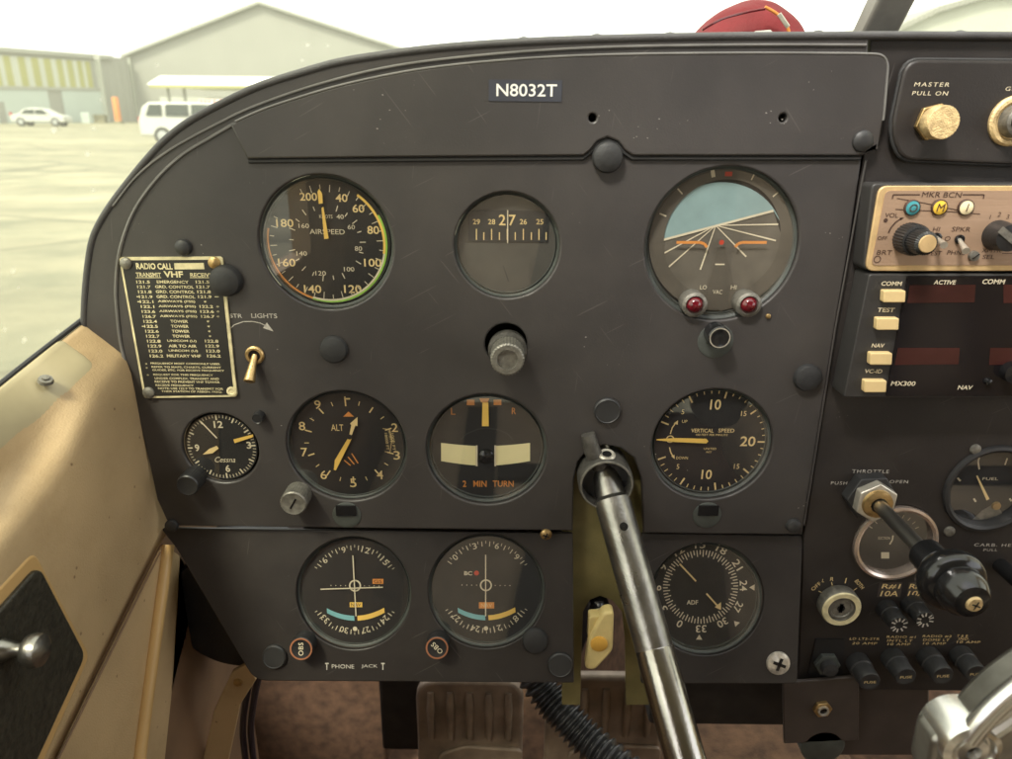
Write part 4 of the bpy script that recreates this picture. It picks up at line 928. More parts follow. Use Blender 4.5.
mb = MB(); mb.arc(rd*.925, rd*.965, 35, 100, pl.wd()+.0004, *c_); mb.build('yellow_arc', 'mark_yellow', t)
mb = MB(); mb.arc(rd*.965, rd*.995, 62, 198, pl.wd()+.0005, *c_); mb.build('green_arc', 'mark_green', t)
mb = MB(); mb.arc(rd*.935, rd*.965, 100, 198, pl.wd()+.0004, *c_); mb.build('white_arc', 'mark_white', t)
mb = MB(); mb.arc(rd*.945, rd*.99, 198, 284, pl.wd()+.0004, *c_); mb.build('orange_arc', 'mark_orange', t)
pn = Plane('A', .0045, O); mb = MB()
shape(mb, pn, [(400, 375), (387, 228), (396, 222), (421, 372)]); shape(mb, pn, [(374, 208), (368, 150), (376, 136), (390, 160), (393, 205)])
mb.build('needle', 'mark_yellow', t)

# --- heading card
t, r, O = gauge('dg', 'heading_indicator', 'round heading indicator with a horizontal card reading 27 at top centre', 'gauge', depth=.0065)
t.children[1].data.materials[0] = mat('reflection_grey', (.075, .07, .062), .5)  # greyer than the other dials; glass reflection put into the dial colour
pl = Plane('B', .0065, O)
mb = MB(); a_, b_ = pl(228, 236), pl(606, 388); mb.rect(a_[0], b_[1], b_[0], a_[1], pl.wd()+.0002, pl.wd()+.0006); card = mb.build('heading_card', 'bezel_dark', t)
mb = MB()
for s_, x, h in (('29', 268, 25), ('28', 340, 25), ('27', 414, 52), ('26', 490, 25), ('25', 568, 25)):
    put(mb, pl, s_, x, 292 if h < 30 else 284, h, 34 if h < 30 else 80, lift=.0009, bold=.01, spacing=1.3 if h > 30 else 1)
for i, x in enumerate((268, 303, 340, 377, 414, 452, 490, 528, 564, 598)):
    seg(mb, pl, x, 326 if i % 2 == 0 else 342, x, 378, 5, .0009)
mb.build('card_figures', 'mark_cream', t)
mb = MB(); seg(mb, pl, 416, 236, 416, 392, 5, .002); mb.build('lubber_line', 'mark_white', t)
mb = MB(); seg(mb, pl, 395, 500, 420, 575, 3, .001, 6); mb.build('caging_mark', 'bezel_dark', t)
k, c, rr_ = knob(t, O, 507.5, 360, 16.5, .019, 'knob_grey', name='caging_knob', kn=.045, rbase=14, hollow=True)
mb = MB(); mb.lathe([(rr_*1.25, -.004), (rr_*1.22, .0006), (rr_*1.0, .0012), (rr_*.9, .004)], c.x-O.x, c.z-O.z, 40); mb.build('knob_boss', 'casting', t)

# --- attitude
t, r, O = gauge('ai', 'attitude_indicator', 'large attitude indicator with blue sky half and tilted horizon line', 'gauge', depth=.007, rin=.93)
pl = Plane('C', .007, O); rd = pl.w(262, 365, 330); c_ = pl(367, 322)
mb = MB(); mb.arc(rd*.80, rd*1.0, 0, 360, pl.wd()+.0010, *c_); mb.build('roll_ring', mat('roll_ring_paint', (.1, .088, .07), .5), t)
mb = MB(); sky_pts = [(137, 326)]
for i in range(25):
    a = R(-79+i*(152/24)); sky_pts.append((367+math.sin(a)*222, 322-math.cos(a)*206))
sky_pts.append((553, 218)); shape(mb, pl, sky_pts, .0004); mb.build('sky_half', mat('sky_paint', (.26, .38, .38), .5, var=.1), t)
mb = MB(); shape(mb, pl, [(137, 326), (553, 218), (590, 330), (560, 460), (470, 535), (360, 555), (260, 535), (170, 460), (140, 400)], .0003); mb.build('ground_half', mat('ground_paint', (.125, .112, .09), .5, var=.2), t)
mb = MB()
seg(mb, pl, 137, 329, 553, 219, 8, .0007)
for x, y in ((135, 385), (153, 442), (289, 432), (570, 268), (562, 327), (455, 385)): seg(mb, pl, 345, 272, x, y, 3, .0006, 6)
for a, wdt in ((-69, 5), (-45, 5), (-14, 14), (21, 5), (47, 5)): mb.tick(a, rd*.85, rd*.95, pl.w(wdt, 365, 100), pl.wd()+.0013, *c_)
seg(mb, pl, 342, 412, 376, 412, 5, .0012)
put(mb, pl, 'LO', 299, 494, 15, 24, lift=.0016); put(mb, pl, 'VAC', 350, 511, 15, 34, lift=.0016); put(mb, pl, 'HI', 408, 494, 15, 20, lift=.0016)
mb.build('horizon_lines', 'mark_white', t)
mb = MB(); line(mb, pl, [(200, 331), (285, 331), (300, 336), (310, 348)], 10, .003); line(mb, pl, [(524, 331), (436, 331), (421, 336), (411, 348)], 10, .003)
mb.build('aircraft_bars', 'mark_orange', t)
mb = MB(); a_ = pl(362, 331); mb.disc(pl.w(9, 362, 331), pl.wd()+.003, a_[0], a_[1], 16); a_ = pl(390, 86); k = pl.w(13, 390, 86); mb.rect(a_[0]-k, a_[1]-k*.6, a_[0]+k, a_[1]+k*.6, pl.wd()+.0013); mb.build('centre_dot', 'mark_red', t)
mb = MB(); shape(mb, pl, [(300, 560), (335, 420), (350, 350), (375, 350), (395, 420), (425, 560), (365, 580)], .0011); mb.build('centre_pylon', 'roll_ring_paint', t)
for i, (x, y) in enumerate(((271, 561), (467, 561))):
    px, py = pl.px(x, y); c = P(px, py, -.004); k = mpp(px, py, 0)*47/3.614
    v = thing('vacuum_lamp', ('left' if i == 0 else 'right')+' red vacuum warning lens, marked '+('LO' if i == 0 else 'HI')+', on attitude gauge', 'warning lamp', (c.x, -.0, c.z), 'vacuum warning lamps')
    mb = MB(); mb.lathe([(k*.95, -.008), (k*.98, .001), (k*.95, .0035), (k*.72, .0045), (k*.62, .0035)], seg=36, knurl=.02); mb.build('lamp_ring', 'knob_grey', v)
    mb = MB(); mb.lathe([(k*.64, .0034), (k*.5, .0055), (k*.28, .0066), (.0001, .007)], seg=28); mb.build('lens', 'red_lens', v)
px, py = pl.px(345, 690); plug(px, py, 18, .0012, 'adjuster_boss', 'bezel_grey')
knob(t, O, 720, 338, 11.5, .012, 'black_gloss', name='adjust_knob')
c = P(720, 338, -.012); mb = MB(); k = mpp(720, 338, -.012); mb.lathe([(10.5*k, .0121), (9.3*k, .0121)], c.x-O.x, c.z-O.z, 32); mb.build('knob_ring', 'chrome', t)
plug(768, 316, 2.6, .0015, 'panel_screw', 'brass')

# --- altimeter
t, r, O = gauge('alt', 'altimeter', 'round altimeter with digits and long yellow hand in middle row', 'gauge', depth=.005, rin=.955, glass_w=.003)
pl = Plane('F', .005, O); c_ = pl(748, 232); rd = pl.w(212, 748, 232); mb = MB()
for s_, x, y in (('9', 628, 92), ('8', 570, 172), ('7', 578, 270), ('6', 651, 355), ('5', 762, 385), ('4', 862, 355), ('3', 925, 282), ('2', 917, 178), ('1', 842, 96)): 
    if s_ != '1': put(mb, pl, s_, x, y, 32, 24, bold=.005)
for i in range(10):
    mb.tick(i*36-2, rd*.68, rd*.86 if i == 0 else rd*.80, pl.w(5, 748, 228), pl.wd()+.0002, *c_); mb.tick(i*36+16, rd*.72, rd*.80, pl.w(3, 748, 228), pl.wd()+.0002, *c_)
seg(mb, pl, 728, 70, 750, 70, 6); mb.build('figures', 'mark_cream', t)
mb = MB(); put(mb, pl, 'ALT', 702, 178, 24, 46); put(mb, pl, '100 FEET', 900, 205, 9, 42, rot=83); put(mb, pl, '18000 FT', 888, 230, 9, 70, rot=86); put(mb, pl, '1000 FT', 912, 232, 9, 70, rot=86)
line(mb, pl, [(872, 182), (898, 184), (906, 228), (900, 270), (880, 268)], 2); mb.build('small_lettering', 'mark_cream', t)
mb = MB(); shape(mb, pl, [(744, 118), (765, 137), (724, 137)]); mb.build('index_triangle', 'mark_orange', t)
mb = MB()
for d in (0, 14, 28): seg(mb, pl, 728+d, 300-d*.9, 752+d, 320-d*.3, 4)
mb.build('low_altitude_flag', 'mark_orange', t)
pn = Plane('F', .0035, O); mb = MB(); shape(mb, pn, [(742, 218), (757, 218), (697, 338), (689, 336), (693, 300)]); mb.build('long_hand', 'mark_yellow', t)
mb = MB(); shape(mb, pn, [(747, 205), (755, 168), (750, 162), (778, 138), (778, 172), (770, 170), (757, 205)], .0004); mb.build('short_hand', 'mark_cream', t)
mb = MB(); a_ = pn(748, 212); mb.disc(rd*.05, pn.wd()+.0006, a_[0], a_[1], 20); mb.build('hub', 'dial_black', t)
knob(t, O, 293, 504, 13, .014, 'knob_grey', name='setting_knob', kn=.03)
c = P(293, 504, -.014); mb = MB(); mb.tick(30, -.004, .004, .0012, .0139, c.x-O.x, c.z-O.z); mb.build('knob_slot', 'black_gloss', t)

# --- clock
t, r, O = gauge('clock', 'panel_clock', 'small round clock with pale hands at far left of panel', 'clock', depth=.003, bez='bezel_dark', glass_w=.002)
pl = Plane('F', .003, O); c_ = pl(268, 250); rd = pl.w(136, 268, 250); mb = MB()
mb2 = MB(); 
for s_, x, y in (('12', 256, 166), ('3', 371, 244), ('6', 292, 331), ('9', 177, 254)): put(mb, pl, s_, x, y, 26, 17*len(s_), bold=.02)
for i in range(60): mb.tick(i*6-3, rd*(.86 if i % 5 else .80), rd*.95, rd*(.02 if i % 5 else .04), pl.wd()+.0002, *c_)
put(mb, pl, 'Cessna', 283, 298, 20, 78, shear=.35, bold=.0); mb.build('figures', 'mark_white', t)
pn = Plane('F', .002, O); mb = MB(); shape(mb, pn, [(258, 256), (235, 274), (198, 279), (222, 258), (250, 246)]); mb.build('hour_hand', 'mark_cream', t)
mb = MB(); shape(mb, pn, [(313, 222), (386, 203), (388, 213), (318, 236)], .0003); mb.build('minute_hand', 'mark_yellow', t)
mb = MB(); seg(mb, pn, 190, 153, 252, 217, 5, .0005); mb.build('second_hand', 'mark_white', t)
knob(t, O, 187, 486, 11, .013, 'black_plastic', name='winding_knob', kn=.03); knob(t, O, 257, 419, 5.5, .006, 'black_plastic', name='reset_knob')

# --- turn indicator
t, r, O = gauge('turn', 'turn_indicator', 'round turn and bank gauge with white curved bands, lettered 2 MIN TURN', 'gauge', depth=.006)
pl = Plane('G', .006, O); mb = MB()
put(mb, pl, '2', 240, 456, 27, 16, bold=.01); put(mb, pl, 'MIN', 308, 456, 27, 58, bold=.01); put(mb, pl, 'TURN', 410, 456, 27, 92, bold=.01)
put(mb, pl, 'L', 190, 137, 30, 20); put(mb, pl, 'R', 457, 136, 28, 18)
for x in (267, 385): shape(mb, pl, [(x-17, 86), (x+17, 86), (x+17, 110), (x-17, 110)])
shape(mb, pl, [(305, 80), (350, 80), (342, 98), (313, 98)]); mb.build('lettering', 'mark_orange', t)
mb = MB(); a_ = [pl(135+i*17.0, 280+12*math.sin(math.pi*(i/23))+0) for i in range(24)]
top_, bot_ = [], []
for i in range(24):
    x = 137+i*17; s_ = math.sin(math.pi*i/23); top_.append((x, 275+14*s_)); bot_.append((x, 355+20*s_))
def band(i0, i1, lift, name, mt):
    mb = MB(); shape(mb, pl, top_[i0:i1]+bot_[i0:i1][::-1], lift); return mb.build(name, mt, t)
mat('band_white', (.85, .76, .42), .4, var=.04); band(0, 10, .0006, 'left_band', 'band_white'); band(14, 24, .0006, 'right_band', 'band_white')
mb = MB(); seg(mb, pl, 294, 284, 294, 376, 7, .0012); seg(mb, pl, 375, 284, 375, 376, 7, .0012); mb.build('reference_wires', 'mark_white', t)
mb = MB(); a_ = pl(335, 335); k = pl.w(37, 335, 335); mb.lathe([(k, pl.wd()-.001), (k*.92, pl.wd()+.0012), (k*.6, pl.wd()+.0025), (.0001, pl.wd()+.003)], a_[0], a_[1], 28); mb.build('slip_ball', 'black_gloss', t)
mb = MB(); seg(mb, pl, 332, 200, 332, 96, 30, .0012, 26); mb.build('needle', 'mark_yellow', t)
mb = MB(); line(mb, pl, [(222, 262), (250, 235), (300, 215), (340, 210), (390, 218), (430, 236), (452, 262)], 5, .0003); mb.build('dial_groove', 'bezel_dark', t)

# --- vertical speed
t, r, O = gauge('vsi', 'vertical_speed_indicator', 'round vertical speed gauge with pointer lying level to the left', 'gauge', depth=.006)
pl = Plane('H', .006, O); c_ = pl(360, 318); rd = pl.w(262, 360, 318); mb = MB()
put(mb, pl, '10', 382, 154, 46, 48, bold=.012); put(mb, pl, '20', 526, 318, 44, 68, bold=.012); put(mb, pl, '10', 342, 466, 42, 46, bold=.012)
for s_, x, y in (('5', 236, 186), ('15', 508, 194), ('15', 476, 430), ('5', 214, 431)): put(mb, pl, s_, x, y, 22, 12*len(s_))
for i in range(-20, 21):
    a = 90-i*7.9
    if abs(i) == 20 or i == 0 and False: pass
    big = i % 5 == 0
    if -18 <= i <= 20 or True:
        if 255 < (a % 360) < 300 and False: continue
        mb.tick(a, rd*(.80 if big else .87), rd*.94, rd*(.028 if big else .016), pl.wd()+.0002, *c_)
put(mb, pl, 'VERTICAL', 323, 270, 17, 100, bold=.01); put(mb, pl, 'SPEED', 430, 270, 17, 72, bold=.01); put(mb, pl, '100 FEET PER MINUTE', 365, 289, 9, 142)
put(mb, pl, 'UP', 244, 229, 13, 24); put(mb, pl, 'DOWN', 232, 392, 12, 52); put(mb, pl, 'UNITED', 357, 351, 9, 56); put(mb, pl, 'INST', 352, 366, 8, 24)
line(mb, pl, [(180, 285), (188, 258), (203, 236)], 5); shape(mb, pl, [(195, 238), (214, 224), (213, 244)]); line(mb, pl, [(176, 345), (182, 368), (190, 382)], 5); shape(mb, pl, [(184, 384), (198, 378), (199, 397)])
a_ = pl(179, 308); mb.arc(pl.w(13, 179, 308), pl.w(18, 179, 308), 0, 360, pl.wd()+.0002, *a_)
mb.build('figures', 'mark_cream', t)
pn = Plane('H', .0045, O); mb = MB(); shape(mb, pn, [(118, 308), (200, 303), (340, 306), (350, 318), (340, 327), (200, 321), (118, 313)]); mb.build('needle', 'mark_yellow', t)

# --- VOR pair
FRAME = F_LOW
def vor(key, crop, label, ctr, rdn, off, gs, hx, extra):
    t, r, O = gauge(key, 'course_indicator', label, 'gauge', depth=.0055, Y0=YB, bez='bezel_grey', group='course indicators', rin=.95, glass_w=.004)
    pl = Plane(crop, YB+.0055, O); c_ = pl(*ctr); rd = pl.w(rdn, *ctr); mb = MB(); wd = pl.wd()+.0002
    for i in range(72):
        a = (i*5-off) % 360
        b = a if a < 180 else a-360
        if abs(b) > 60 and abs(b) < 118: continue
        if i % 6 == 0: 
            s_ = str(i//2); x, z = c_[0]+rd*.79*math.sin(R(a)), c_[1]+rd*.79*math.cos(R(a)); mb.text(s_, x, z, rd*.11, wd, rot=b, width=rd*.075*len(s_))
        elif i % 2 == 0: mb.tick(a, rd*.76, rd*.85, rd*.014, wd, *c_)
        else: mb.tick(a, rd*.81, rd*.86, rd*.011, wd, *c_)
    mb.build('compass_card', 'mark_white', t)
    q = MB(); mc = pl(*hx); k = pl.w(24, *hx)
    q.arc(k*.85, k*1.12, 0, 360, wd+.0004, *mc)
    for s_ in (-1, 1):
        for j in range(4): q.disc(k*.09, wd+.0004, mc[0]+s_*k*(1.75+j*.9), mc[1], 10)
    a_ = pl(hx[0], hx[1]+192); q.disc(k*.42, wd+.0004, a_[0], a_[1], 20); 
    q.build('centre_ring', 'mark_white', t)
    q = MB(); 
    def bnd(x0, x1, y0, dip, th, name, mt):
        q = MB(); up, dn = [], []
        for i in range(9):
            s_ = i/8; x = x0+(x1-x0)*s_; u_ = (x-hx[0])/130; y = y0+dip*(1-u_*u_); up.append((x, y)); dn.append((x+(2), y+th))
        shape(q, pl, up+dn[::-1], .0006); q.build(name, mt, t)
    bnd(hx[0]-126, hx[0]-4, hx[1]+98, 36, 22, 'blue_sector', 'mark_blue'); bnd(hx[0]+10, hx[0]+130, hx[1]+98, 36, 22, 'yellow_sector', 'mark_yellow')
    q = MB(); seg(q, pl, gs[0], gs[1], gs[2], gs[3], 5, .0018); q.build('course_needle', 'mark_white', t)
    return t, pl, O
t, pl, O = vor('vor1', 'I', 'course indicator with crossed needles at lower left', (512, 312), 238, 105, (506, 155, 520, 425), (514, 292), None)
mb = MB(); seg(mb, pl, 362, 305, 640, 296, 5, .0018); mb.build('glideslope_needle', 'mark_white', t)
mb = MB(); shape(mb, pl, [(592, 262), (640, 262), (640, 284), (592, 284)], .0004); mb.build('warning_flag', 'mark_orange', t)
mb = MB(); shape(mb, pl, [(490, 366), (546, 366), (546, 388), (490, 388)], .0004); mb.build('to_from_flag', 'mark_yellow', t)
mb = MB(); put(mb, pl, 'GS', 616, 273, 14, 36, lift=.0006); put(mb, pl, 'NAV', 518, 377, 14, 44, lift=.0006); mb.build('flag_lettering', 'dial_black', t)
def obs(t, O, px, py, rot, lab):
    k, c, rr_ = knob(t, O, px, py, 11.5, .012, 'black_plastic', Y0=YB, name='course_knob')
    mb = MB(); mb.lathe([(rr_*.98, .0121), (rr_*.84, .0121)], c.x-O.x, c.z-O.z, 32); mb.build('knob_ring', mat('ring_'+lab, (.3, .12, .06), .5), k)
    mb = MB(); mb.text('OBS', c.x-O.x, c.z-O.z, rr_*.42, .0123, rot=rot, width=rr_*1.15, spacing=1.1); mb.build('knob_lettering', 'mark_white', k)
obs(t, O, 301, 649, -90, 'a')
t, pl, O = vor('vor2', 'J', 'course indicator with single upright needle and red BC dot at lower centre', (340, 300), 245, 46, (338, 152, 338, 425), (339, 290), None)
mb = MB(); put(mb, pl, 'BC', 260, 237, 18, 36, lift=.0004, bold=.02); mb.build('lettering', 'mark_white', t)
mb = MB(); a_ = pl(297, 236); mb.disc(pl.w(11, 297, 236), pl.wd()+.0004, a_[0], a_[1], 16); mb.build('red_dot', 'mark_red', t)
mb = MB(); shape(mb, pl, [(308, 366), (376, 366), (376, 394), (308, 394)], .0004); mb.build('warning_flag', 'mark_orange', t)
mb = MB(); put(mb, pl, 'NAV', 342, 380, 17, 48, lift=.0006); mb.build('flag_lettering', 'mark_cream', t)
obs(t, O, 437, 648, -135, 'b')

# --- ADF
t, r, O = gauge('adf', 'radio_compass', 'round radio compass dial with rotated white card at lower right', 'gauge', depth=.0065, Y0=YB)
pl = Plane('K', YB+.0065, O); c_ = pl(446, 212); rd = pl.w(168, 446, 212); mb = MB(); wd = pl.wd()+.0002
for i in range(72): mb.tick(i*5+2.8, rd*(.62 if i % 2 else .58), rd*.71, rd*.018, wd, *c_)
for i, s_ in enumerate(('0', '33', '30', '27', '24', '21', '18', '15', '12', '9', '6', '3')):
    a = 207.8-30*i; mb.text(s_, c_[0]+rd*.81*math.sin(R(a)), c_[1]+rd*.81*math.cos(R(a)), rd*.14, wd, rot=a, width=rd*.1*len(s_), bold=.01)
for a in (90, 135, 180): 
    p0 = Vector((c_[0]+rd*.92*math.sin(R(a)), c_[1]+rd*.92*math.cos(R(a)))); d = Vector((math.sin(R(a)), math.cos(R(a)))); n_ = Vector((d.y, -d.x))
    mb.flat([tuple(p0), tuple(p0+d*rd*.1+n_*rd*.06), tuple(p0+d*rd*.1-n_*rd*.06)], wd)
put(mb, pl, 'ADF', 420, 261, 14, 36, rot=0, bold=.02); mb.build('compass_card', 'mark_white', t)
mb = MB(); seg(mb, pl, 430, 192, 378, 137, 5, .0015); seg(mb, pl, 463, 231, 500, 272, 5, .0015); shape(mb, pl, [(489, 274), (509, 258), (509, 283)], .0015); mb.build('needle', 'mark_cream', t)

FRAME = None
# ================================================================== SWITCHES, COLUMN, HANDLE
c = P(255, 355); O = Vector((c.x, 0, c.z))
t = thing('toggle_switch', 'metal toggle switch beside the frequency placard', 'switch', tuple(O))
k = mpp(255, 355); mb = MB(); mb.lathe([(9.5*k, 0), (9.5*k, .001), (8*k, .0018), (6*k, .0018), (5.5*k, .0005)], seg=28); mb.build('collar', 'brass', t)
mb = MB(); mb.disc(6.5*k, .0007, seg=20); mb.build('collar_recess', 'black_gloss', t)
e = P(249, 382, -.010)-O; mb = MB(); mb.tube([(0, 0, 0), tuple(e*.5), tuple(e*.97), tuple(e)], [.0017, .0025, .0035, .0028], 16); mb.build('bat_lever', 'brass', t)

cc = thing('control_column', 'worn steel control column tube coming out of the panel slot', 'control column', tuple(P(605, 480, 0)))
O = Vector(cc.location)
ax = Vector((0, -1, 0)); q0 = P(609, 500, .0); cz_ = q0.z+.002; 
# centre line: parallel to the panel normal
cl = P(606, 478, 0); r1 = .0113; tip = P(687, 765, -.105); AX = (tip-cl).normalized(); L1 = (tip-cl).length
mb = MB(); mb.lathe([(r1*.8, -.02), (r1*.8, .012), (r1, .0145), (r1, L1*.63)], seg=48, axis=AX, o=cl-O); mb.build('inner_tube', 'steel_dark', cc)
mb = MB(); mb.lathe([(r1, L1*.625), (r1*1.02, L1*.63), (r1*1.02, L1*1.5)], seg=48, axis=AX, o=cl-O, cap1=True); mb.build('outer_tube', 'steel_bright', cc)
side_ = AX.cross(Vector((0, 0, 1))).normalized(); upn = side_.cross(AX).normalized()
nn = (upn+side_*.25).normalized(); h_ = cl-O+AX*(L1*.2)+nn*(r1+.0001)
mb = MB(); mb.lathe([(.0026, .0), (.0001, .0001)], axis=nn, o=h_, seg=20); mb.build('pin_hole', 'black_gloss', cc)
c2 = P(604, 476, 0); mb = MB(); rc = 27*mpp(604, 476)
mb.lathe([(rc*.98, -.012), (rc, .002), (rc*1.0, .011), (rc*.95, .013), (rc*.88, .013), (rc*.86, .002), (rc*.8, -.006)], c2.x-O.x, c2.z-O.z, 48); col_ = mb.build('bearing_collar', 'casting', cc)
mb = MB(); mb.disc(rc*.88, .003, c2.x-O.x, c2.z-O.z, 40); mb.build('collar_shade', 'black_rubber', cc)  # black disc added to darken the hollow inside of the collar
mb = MB(); mb.lathe([(rc*.965, .0125), (rc*.94, .0137), (rc*.90, .0137), (rc*.88, .0125)], c2.x-O.x, c2.z-O.z, 48); mb.build('collar_rim', 'knob_grey', cc)
mb = MB(); a_ = Vector((c2.x-O.x, -.006, c2.z-O.z+rc)); mb.lathe([(.0052, -.001), (.0055, .0008), (.0045, .0018), (.003, .0014)], axis=(0, -.25, 1), o=a_, seg=28); mb.build('grease_hole_rim', 'chrome', cc)
mb = MB(); mb.lathe([(.0033, .0010), (.0001, .0010)], axis=(0, -.25, 1), o=a_, seg=20); mb.build('grease_hole', 'black_gloss', cc)
mb = MB(); mb.tube([P(588, 434, -.003)-O, P(592, 450, -.004)-O, P(600, 466, -.003)-O], [.0045, .0052, .0055], 16); mb.build('bracket_lug', 'casting', cc, bevel=0)

# yellow handle
c = P(599, 607, .018); O = Vector(c)
t = thing('yellow_handle', 'yellow plastic pull handle hanging in the slot beside the control column', 'handle', tuple(O))
mb = MB(); mb.lathe([(.0075, -.004), (.008, .004), (.006, .006), (.0045, .009), (.004, .016)], seg=28); mb.build('stem', 'black_gloss', t)
mb = MB(); mb.lathe([(.0058, .0085), (.0062, .0095), (.0058, .0105)], seg=28); mb.build('stem_ring', 'chrome', t)
Yf = -.004
def lp(x, y, Y): return P(560+x/6.32, 560+y/6.32, Y)-O
mb = MB(); outl = rounded([(lp(265, 298, Yf).x, lp(265, 298, Yf).z), (lp(335, 292, Yf).x, lp(335, 292, Yf).z), (lp(328, 540, Yf).x, lp(328, 540, Yf).z), (lp(215, 662, Yf).x, lp(215, 662, Yf).z), (lp(152, 655, Yf).x, lp(152, 655, Yf).z), (lp(182, 460, Yf).x, lp(182, 460, Yf).z)], .004)
mb.poly([tuple(v) for v in outl], O.y+.000, O.y+.010); mb.build('grip', 'yellow_plastic', t, bevel=.002)
mb = MB(); q_ = rounded([(lp(182, 345, Yf).x, lp(182, 345, Yf).z), (lp(262, 340, Yf).x, lp(262, 340, Yf).z), (lp(215, 480, Yf).x, lp(215, 480, Yf).z), (lp(175, 500, Yf).x, lp(175, 500, Yf).z)], .002)
mb.poly([tuple(v) for v in q_], O.y-.002, O.y+.0065); mb.build('grip_wing', 'yellow_plastic', t, bevel=.0012)
a_ = lp(246, 527, Yf-.006); mb = MB(); mb.lathe([(.0058, .0095+O.y), (.0058, .0112+O.y), (.0052, .0116+O.y), (.0001, .0116+O.y)], a_.x, a_.z, 28); mb.build('end_cap', 'yellow_end', t)

# ================================================================== RIGHT SIDE
def hexnut(mb, cx, cz, r, w0, w1, rot=0):
    pts = [(cx+r*math.cos(R(60*i+rot)), cz+r*math.sin(R(60*i+rot))) for i in range(6)]; mb.poly(pts, w0, w1)
# master switch
c = P(928, 122, 0); O = Vector((c.x, 0, c.z))
t = thing('master_switch', 'brass pull knob under MASTER PULL ON lettering', 'switch', tuple(O)); k = mpp(928, 122)
mb = MB(); hexnut(mb, 0, 0, 18*k, .0034, .0065, 15); mb.build('hex_nut', 'brass', t, bevel=.0006)
mb = MB(); mb.lathe([(14.5*k, .0064), (14*k, .0075), (11*k, .009), (9*k, .0095), (8*k, .021)], seg=36); mb.build('bushing', 'knob_grey', t)
e = P(942, 122.5, -.022)-O
kr = 16.2*mpp(942, 122, -.022)
mb = MB(); mb.lathe([(kr*.7, .013), (kr*.97, .0145), (kr, .0155), (kr, .0215), (kr*.95, .0225), (.0001, .0228)], e.x*.85, e.z*.85, 60, knurl=.02); mb.build('knob', 'brass_face', t)
c = P(1008, 121, 0); O = Vector((c.x, 0, c.z)); k = mpp(1008, 121)
t = thing('generator_switch', 'round brass ringed switch under the GEN lettering at right edge', 'switch', tuple(O))
mb = MB(); mb.lathe([(24*k, .0034), (24*k, .005), (22*k, .0062), (19*k, .0062), (17*k, .005), (14*k, .005)], seg=48); mb.build('ring', 'brass_face', t)
mb = MB(); mb.lathe([(16*k, .005), (15*k, .012), (12*k, .013), (11*k, .009)], seg=48); mb.build('inner_ring', 'knob_grey', t)
mb = MB(); mb.lathe([(10*k, .009), (9*k, .016), (6*k, .017), (.0001, .017)], seg=36); mb.build('plunger', 'black_gloss', t)

# audio panel
YA = -.014
c = P(940, 228, 0); O = Vector((c.x, 0, c.z))
ap_ = thing('audio_panel', 'tan marker beacon audio panel with black knobs', 'audio panel', tuple(O))
pa = Plane('O', YA, O)
def prism(mb, pl, pts, w0, w1, rad=0):
    q = [pl(*p) for p in pts]; q = [tuple(v) for v in rounded(q, rad)] if rad else q; mb.poly(q, w0, w1)
mb = MB(); prism(mb, pa, [(90, 58), (1900, 58), (1900, 632), (30, 636), (48, 420)], -.002, .0125, .003); mb.build('case', 'radio_black', ap_, bevel=.001)
mb = MB(); prism(mb, pa, [(128, 72), (1900, 72), (1900, 640), (34, 640)], .0123, .0142, .005); mb.build('rim', 'audio_rim', ap_, bevel=.0005)
mb = MB(); prism(mb, pa, [(168, 104), (1900, 104), (1900, 600), (72, 600)], .0141, .0146, .003); mb.build('face', 'audio_face', ap_)
pa.Y = -.0146; mb = MB()
put(mb, pa, 'MKR BCN', 544, 131, 36, 262, shear=.1); line(mb, pa, [(398, 131), (220, 131), (214, 158)], 8); line(mb, pa, [(683, 131), (825, 131), (820, 158)], 8)
line(mb, pa, [(245, 155), (420, 185), (640, 232), (700, 240)], 5); line(mb, pa, [(235, 228), (450, 238), (620, 245), (800, 260)], 5)
put(mb, pa, 'VOL', 210, 268, 30, 90, shear=.1); put(mb, pa, 'OFF', 148, 420, 24, 64, shear=.1); put(mb, pa, 'BRT', 162, 515, 30, 100, shear=.1)
put(mb, pa, 'HI', 508, 361, 30, 44, shear=.1); put(mb, pa, 'LO', 570, 423, 32, 62, shear=.1); put(mb, pa, 'TEST', 492, 520, 30, 100, shear=.1)
put(mb, pa, 'SPKR', 673, 361, 32, 124, shear=.1); put(mb, pa, 'PHNS', 640, 517, 30, 120, shear=.1); put(mb, pa, '1', 866, 280, 30, shear=.1); put(mb, pa, '2', 928, 262, 30, shear=.1); put(mb, pa, '3', 984, 278, 30, shear=.1)
put(mb, pa, 'XMTR', 875, 502, 28, 130, shear=.1); put(mb, pa, 'SEL', 855, 545, 28, 80, shear=.1); seg(mb, pa, 945, 522, 1030, 522, 4)
line(mb, pa, [(188, 385), (205, 350), (235, 315), (275, 288)], 9); shape(mb, pa, [(292, 282), (262, 284), (272, 300)]); a_ = pa(170, 302); mb.disc(pa.w(14, 170, 302), pa.wd()+.0002, a_[0], a_[1], 20)
a_ = pa(114, 561); mb.arc(pa.w(19, 114, 561), pa.w(24, 114, 561), 0, 360, pa.wd()+.0002, *a_)
mb.build('face_lettering', 'ink_brown', ap_)
